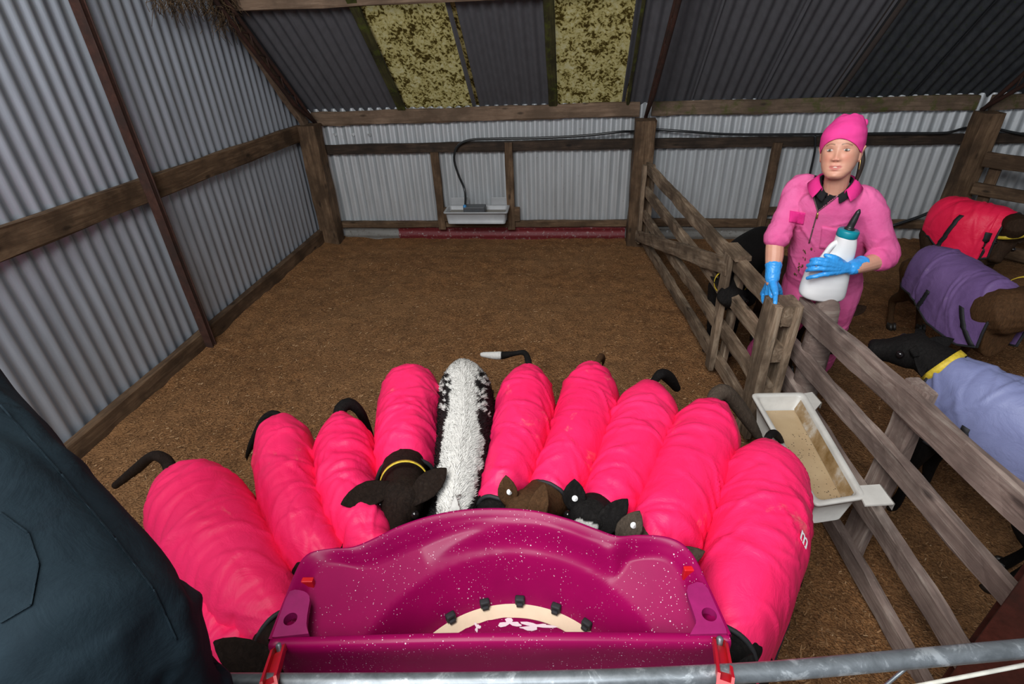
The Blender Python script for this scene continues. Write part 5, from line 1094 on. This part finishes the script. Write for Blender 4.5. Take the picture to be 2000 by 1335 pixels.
skinV = [(1618, 381), (1609, 362), (1603, 340), (1600, 320), (1662, 320), (1658, 345), (1640, 368)]
mV = inpoly(qp, Vopen) & facing; mS = inpoly(qp, skinV) & facing
up_cut = (fc[:, 2] > chin[2]-0.05) & (np.linalg.norm(fc[:, :2]-hp_(0, .015, 0)[:2], axis=1) < 0.088)
a_me, b_me = split_faces(me, mV | mS | up_cut)
cov = put('coverall', a_me, M_COV, WO); fc2, fn2 = facecentres(b_me); q2 = pj_many(fc2); kill = (inpoly(q2, skinV) & (((CAM-fc2)*fn2).sum(1) > 0)) | (fc2[:, 2] > chin[2]-0.03)
sh_me, _x = split_faces(b_me, kill); sh = put('shirt', sh_me, M_BLK, WO); sh['label'] = 'black shirt under the coverall'
tree = bvh_of([cov, sh, body_w])
def collar_band(name, c0, mat, gap, rows, drop, spread):
    bm = bmesh.new(); R = []
    for a in np.linspace(math.radians(gap), 2*PI-math.radians(gap), 60):
        d = Fd*math.cos(a)+Rd*math.sin(a); f = max(0, math.cos(a)); R.append([c0+d*(r+(spread*f**3 if k == len(rows)-1 else 0))+np.array([0, 0, z-drop*f**1.4]) for k, (r, z) in enumerate(rows)])
    loft(bm, R, cap=False, wrap=False); o = put(name, bm2me(bm), mat, WO); m = o.modifiers.new('thickness', 'SOLIDIFY'); m.thickness = 0.004; return o
c0c = P(1632, 357, 2.815)
collar_band('collar', c0c, M_COVD, 40, [(.070, .000), (.074, .024), (.082, .030), (.100, .010), (.122, -.014)], .060, .012)
collar_band('shirt_collar', c0c+np.array([0, 0, .004]), M_BLK, 22, [(.060, .000), (.064, .020), (.069, .024), (.080, .006), (.094, -.010)], .072, .006)
patch('pocket', [(1543, 411), (1573, 416), (1569, 439), (1541, 433)], tree, M_COVD, WO, .006, .002)['label'] = 'brighter pink chest pocket flap'
patch('pocket', [(1605, 442), (1640, 448), (1636, 490), (1600, 484)], tree, M_COV, WO, .005, .002)
for a_, b_ in (((1597, 413), (1588, 445)), ((1588, 445), (1580, 475)), ((1597, 413), (1589, 385)), ((1597, 413), (1622, 394)), ((1622, 394), (1647, 374))):
    patch('zip', [(a_[0]-1.3, a_[1]), (a_[0]+1.3, a_[1]), (b_[0]+1.3, b_[1]), (b_[0]-1.3, b_[1])], tree, M_ZIP, WO, .006, .001, 3)
patch('zip_slider', [(1595.5, 415), (1599, 416), (1596.5, 427), (1593.5, 426)], tree, M_BRASS, WO, .010, .002, 1)
rr = random.Random(4)
for (px, py, n_) in ((1571, 492, 5), (1569, 505, 3), (1564, 518, 5), (1557, 527, 4), (1553, 533, 4), (1588, 490, 2)):
    for _ in range(n_):
        a0, b0_ = px+rr.uniform(-4, 4), py+rr.uniform(-5, 5); r_ = rr.uniform(0.7, 2.2); patch('mud_spot', [(a0+r_*math.cos(t)*rr.uniform(.5, 1.2), b0_+1.5*r_*math.sin(t)*rr.uniform(.5, 1.2)) for t in np.linspace(0, 2*PI, 7, endpoint=False)], tree, M_MUD, WO, .004, .0015, 0)
for f in (footR, footL):
    bm = bmesh.new(); tube(bm, [f+np.array([0, 0, .24]), f+np.array([0, 0, .10]), f+np.array([0, 0, .05])], [.062, .052, .05], 14, 8); tube(bm, [f-Fd*0.06+np.array([0, 0, .045]), f+Fd*0.05+np.array([0, 0, .045]), f+Fd*0.15+np.array([0, 0, .035])], [.045, .047, .036], 14, 10); put('boot', fuse(bm, .008, 3), M_BOOT, WO)
# gloves
def glove(wrist, cuffdir, knuck, tips, thumb, palm_r):
    """wrist, then per finger: knuckle, two joints, tip"""
    bm = bmesh.new(); wrist = np.array(wrist); kc = sum(np.array(k) for k in knuck)/4
    for k in knuck: tube(bm, [wrist+cuffdir*0.0, (wrist+np.array(k))/2, k], [palm_r*1.05, palm_r*.95, palm_r*.72], 12, 10)
    for pts in tips: tube(bm, pts, np.linspace(.0120, .0095, len(pts)), 10, 16)
    tube(bm, thumb, np.linspace(.0165, .0095, len(thumb)), 10, 14)
    tube(bm, [wrist-cuffdir*.075, wrist-cuffdir*.065, wrist-cuffdir*.02, wrist], [.043, .040, .0365, .035], 18, 10)
    me = fuse(bm, .0036, 2); c = coords(me); n = normals(me); setco(me, c+n*(0.0011*vnoise(c, 85, 4)+0.0008*vnoise(c, 170, 5))[:, None]); return put('glove', me, M_GLOVE, WO)
def gp(px, py, k=0.985):                                                   # a little on the pen side of the gate
    r = ray(px, py); t = ((GA-CAM[:2])@np.array([-GD[1], GD[0]]))/(r[:2]@np.array([-GD[1], GD[0]])); return CAM+r*t*k
kn = [gp(1490, 574, .985), gp(1498, 577, .978), gp(1507, 577, .974), gp(1515, 574, .974)]
glove(P(1508, 545, 2.73), _unit(W1-E1_), kn, [[kn[0], gp(1491, 588, .966), gp(1496, 597, .964)], [kn[1], gp(1498, 593, .962), gp(1501, 604, .960)], [kn[2], gp(1506, 594, .960), gp(1507, 608, .957)], [kn[3], gp(1514, 590, .962), gp(1513, 603, .960)]],
      [P(1514, 552, 2.73), P(1522, 564, 2.75), P(1525, 575, 2.77), P(1525, 584, 2.79)], .021)
yb = 2.555; kn = [P(1612, 508, yb), P(1609, 515.5, yb-.004), P(1608, 524, yb-.004), P(1612, 534, yb+.002)]
glove(P(1664, 523, 2.60), _unit(W2-E2_), kn, [[kn[0], P(1599, 506, yb), P(1590, 506, yb+.016), P(1584, 508, yb+.040)], [kn[1], P(1594, 514, yb-.004), P(1584, 516, yb+.016), P(1578, 518, yb+.040)], [kn[2], P(1592, 525, yb-.004), P(1582, 526, yb+.014), P(1576, 528, yb+.036)], [kn[3], P(1594, 539, yb), P(1584, 541, yb+.010), P(1577, 543, yb+.024)]],
      [P(1645, 513, 2.60), P(1632, 504, 2.575), P(1622, 500, 2.575), P(1612, 498, 2.585)], .021)
# ---------------- feeding bottle she holds
yB = 2.665; BT = thing('feeding_bottle', P(1605, 582, yB), 'white calf feeding bottle with teal cap and black teat held by the woman', 'bottle')
rows = [(1604, 580, 40, .055), (1604.5, 576, 45.5, .064), (1606, 568, 47, .068), (1611, 550, 45.5, .068), (1619, 526, 42, .064), (1631, 509, 33.5, .055), (1643, 495, 25.5, .049), (1649.5, 480, 22, .046), (1652.5, 467, 20, .045), (1653.5, 460, 18.5, .042)]
R4 = catmull(np.array([(*P(a, b, yB), hw*depth(P(a, b, yB))/FPX*0.93, d) for a, b, hw, d in rows])[:, [0, 1, 2, 3]], 40); D4 = np.interp(np.linspace(0, 1, 40), np.linspace(0, 1, len(rows)), [r[3] for r in rows])
axb = _unit(P(1653, 460, yB)-P(1605, 580, yB)); rt_ = _unit(np.array(ex)-axb*(np.array(ex)@axb)); fr_ = np.cross(axb, rt_)
bm = bmesh.new(); rings = []; an = np.linspace(0, 2*PI, 36, endpoint=False)
for (x, y, z, w), d in zip(R4, D4): rings.append(np.array([x, y, z])+np.outer(np.sign(np.cos(an))*np.abs(np.cos(an))**.8, rt_)*w+np.outer(np.sign(np.sin(an))*np.abs(np.sin(an))**.8, fr_)*d)
loft(bm, rings); put('bottle_body', bm2me(bm), M_BOTTLE, BT)
tube_obj('handle', [P(1641, 470, yB), P(1626, 478, yB-.01), P(1613, 494, yB-.012), P(1602, 511, yB-.01), P(1600, 524, yB)], [.014, .013, .0125, .014, .018], M_BOTTLE, BT, 14, 24, 1.0)
c0 = P(1653.5, 461, yB); cw = 20.5*depth(c0)/FPX*.93
bm = bmesh.new(); rings = []
for h, k in ((-.001, .97), (.001, 1.0), (.028, 1.0), (.034, .93), (.035, .3)):
    a64 = np.linspace(0, 2*PI, 72, endpoint=False); rg = 1+(.018*np.sign(np.cos(a64*36)) if 0 < h < .03 else 0)
    rings.append(c0+axb*h+np.outer(np.cos(a64)*rg, rt_)*cw*k+np.outer(np.sin(a64)*rg, fr_)*cw*k)
loft(bm, rings); put('cap', bm2me(bm), M_TEAL, BT)
tube_obj('teat', [c0+axb*.034, c0+axb*.042, c0+axb*.046, c0+axb*.075+rt_*.004, c0+axb*.105+rt_*.008, c0+axb*.122+rt_*.010, c0+axb*.130+rt_*.011], [.024, .023, .0175, .0155, .0125, .0105, .006], M_BOOT, BT, 16, 40)
# ---------------- person at the left edge, seen close from behind
MA = thing('person', (-1.05, 0.62, 0), 'person in dark teal coverall at the lower left edge, back towards the view', 'person')
sil = [(452, 1345, 1.16, .135), (425, 1262, 1.25, .15), (400, 1192, 1.32, .16), (372, 1132, 1.38, .165), (300, 1040, 1.46, .17), (228, 960, 1.52, .175), (118, 848, 1.60, .175), (0, 715, 1.67, .165), (-110, 600, 1.73, .12)]
cen = []; EX = np.array(ex)
for a, b, zz, r in sil:
    p = at(a, b, 'z', zz); rd = _unit(p-CAM); up_ = np.array(ey); k = 0.80 if a < 380 else 0.95; d2 = -k*EX-(1-k*k)**.5*up_; d2 = _unit(d2-rd*(d2@rd)); cen.append((*(p+d2*(r+.008)), r))
cen = np.array(cen); bm = bmesh.new()
def ovaltube(bm, pts, flat=1.0): tube(bm, pts[:, :3], pts[:, 3], 28, 40, flat)
ovaltube(bm, cen); hip = cen[0][:3]; sho = cen[-1][:3]
lg = [np.array([hip[0]-.02, hip[1]-.12, .0]), np.array([hip[0]-.24, hip[1]-.14, .0])]
for q, o in zip(lg, (.03, -.13)): q[2] = fz(q[0], q[1]); tube(bm, [hip+np.array([o, 0, .02]), (hip+np.array([o, 0, 0]))*.5+q*.5, q+np.array([0, 0, .12])], [.125, .10, .085], 18, 20)
dirS = _unit(cen[-2][:3]-cen[-4][:3]); side = _unit(np.cross(dirS, [0, 0, 1.0])); armA = cen[-2][:3]+dirS*.02
tube(bm, [armA-side*.12*-1*0+np.array([-.16, .05, .02]), armA+np.array([-.34, .02, -.16]), armA+np.array([-.46, .10, -.36])], [.085, .07, .055], 16, 20)
me = fuse(bm, .011, 6); c = coords(me); n = normals(me); hg = np.zeros(len(c)); rng = np.random.default_rng(12)
for _ in range(110):
    k = c[rng.integers(len(c))]; ax = _unit(rng.normal(0, 1, 3)+dirS*0.9); d = c-k; al = d@ax; pr = _unit(np.cross(ax, rng.normal(0, 1, 3))); ac = d@pr; th = np.linalg.norm(d, axis=1); hg += rng.uniform(.004, .014)*np.where(th < .3, np.exp(-(ac/rng.uniform(.012, .028))**2-(al/rng.uniform(.06, .18))**2), 0)*(1 if rng.random() < .65 else -1)
setco(me, c+n*(hg+.004*vnoise(c, 9, 3))[:, None]); mc = put('coverall', me, M_DARKCOV, MA)
tm = bvh_of([mc])
for ln in ([(0, 790), (120, 925), (225, 1050), (300, 1150), (345, 1250)], [(0, 1000), (55, 1040), (75, 1100), (60, 1180), (0, 1215)]):
    for (a_, b_) in zip(ln[:-1], ln[1:]):
        nn_ = _unit(np.array([b_[1]-a_[1], a_[0]-b_[0], 0.0]))*2.0; patch('seam', [(a_[0]-nn_[0], a_[1]-nn_[1]), (a_[0]+nn_[0], a_[1]+nn_[1]), (b_[0]+nn_[0], b_[1]+nn_[1]), (b_[0]-nn_[0], b_[1]-nn_[1])], tm, M_DARKCOV, MA, .003, .001, 4)
hd = sho+dirS*.10; HM2 = Matrix.Translation(Vector(hd+np.array([-.05, .06, .03]))) @ Matrix.Rotation(math.radians(215), 4, 'Z') @ Matrix.Rotation(math.radians(-25), 4, 'X')
bm = bmesh.new(); head_grid(bm, HM2); ears_human(bm, HM2); hc = np.array(HM2 @ Vector((0, .02, .03)))
tube(bm, [hc, (hc+sho)/2, sho-dirS*.05], [.058, .056, .08], 16, 10); tube(bm, cen[:-1, :3], cen[:-1, 3]*.7, 20, 24)
tube(bm, [armA+np.array([-.16, .05, .02]), armA+np.array([-.34, .02, -.16]), armA+np.array([-.48, .12, -.40]), armA+np.array([-.50, .14, -.47])], [.05, .045, .032, .036], 14, 20)
for q, o in zip(lg, (.03, -.13)): tube(bm, [hip+np.array([o, 0, .02]), (hip+np.array([o, 0, 0]))*.5+q*.5, q+np.array([0, 0, .06])], [.085, .065, .045], 14, 16)
for k in range(4):
    b_ = armA+np.array([-.50+.018*(k-1.5), .145, -.49]); tube(bm, [b_, b_+np.array([.0, .008, -.035]), b_+np.array([0, .004, -.06]), b_+np.array([0, -.008, -.08+.004*abs(k-1.5)])], [.011, .010, .0095, .008], 8, 10)
b_ = armA+np.array([-.475, .14, -.455]); tube(bm, [b_, b_+np.array([.03, .008, -.02]), b_+np.array([.034, .008, -.05])], [.014, .012, .009], 8, 8)
me = fuse(bm, .006, 2); colattr(me, 'tint', np.tile(np.array([0.5, 0.26, 0.18]), (len(me.vertices), 1))); put('body', me, M_SKIN, MA)
bm = bmesh.new(); rings = []
for z, w in ((.14, .082), (.17, .084), (.20, .075), (.225, .05), (.236, .01)): rings.append([HM2 @ Vector((w*math.sin(a), .012-w*1.2*math.cos(a), z)) for a in np.linspace(0, 2*PI, 28, endpoint=False)])
loft(bm, rings); put('cap', bm2me(bm), M_DARKCOV, MA)
for q in lg:
    bm = bmesh.new(); tube(bm, [q+np.array([0, 0, .28]), q+np.array([0, 0, .05])], [.088, .06], 14, 8); tube(bm, [q+np.array([0, -.06, .05]), q+np.array([0, .15, .045])], [.055, .05], 14, 8); put('boot', fuse(bm, .01, 3), M_BOOT, MA)
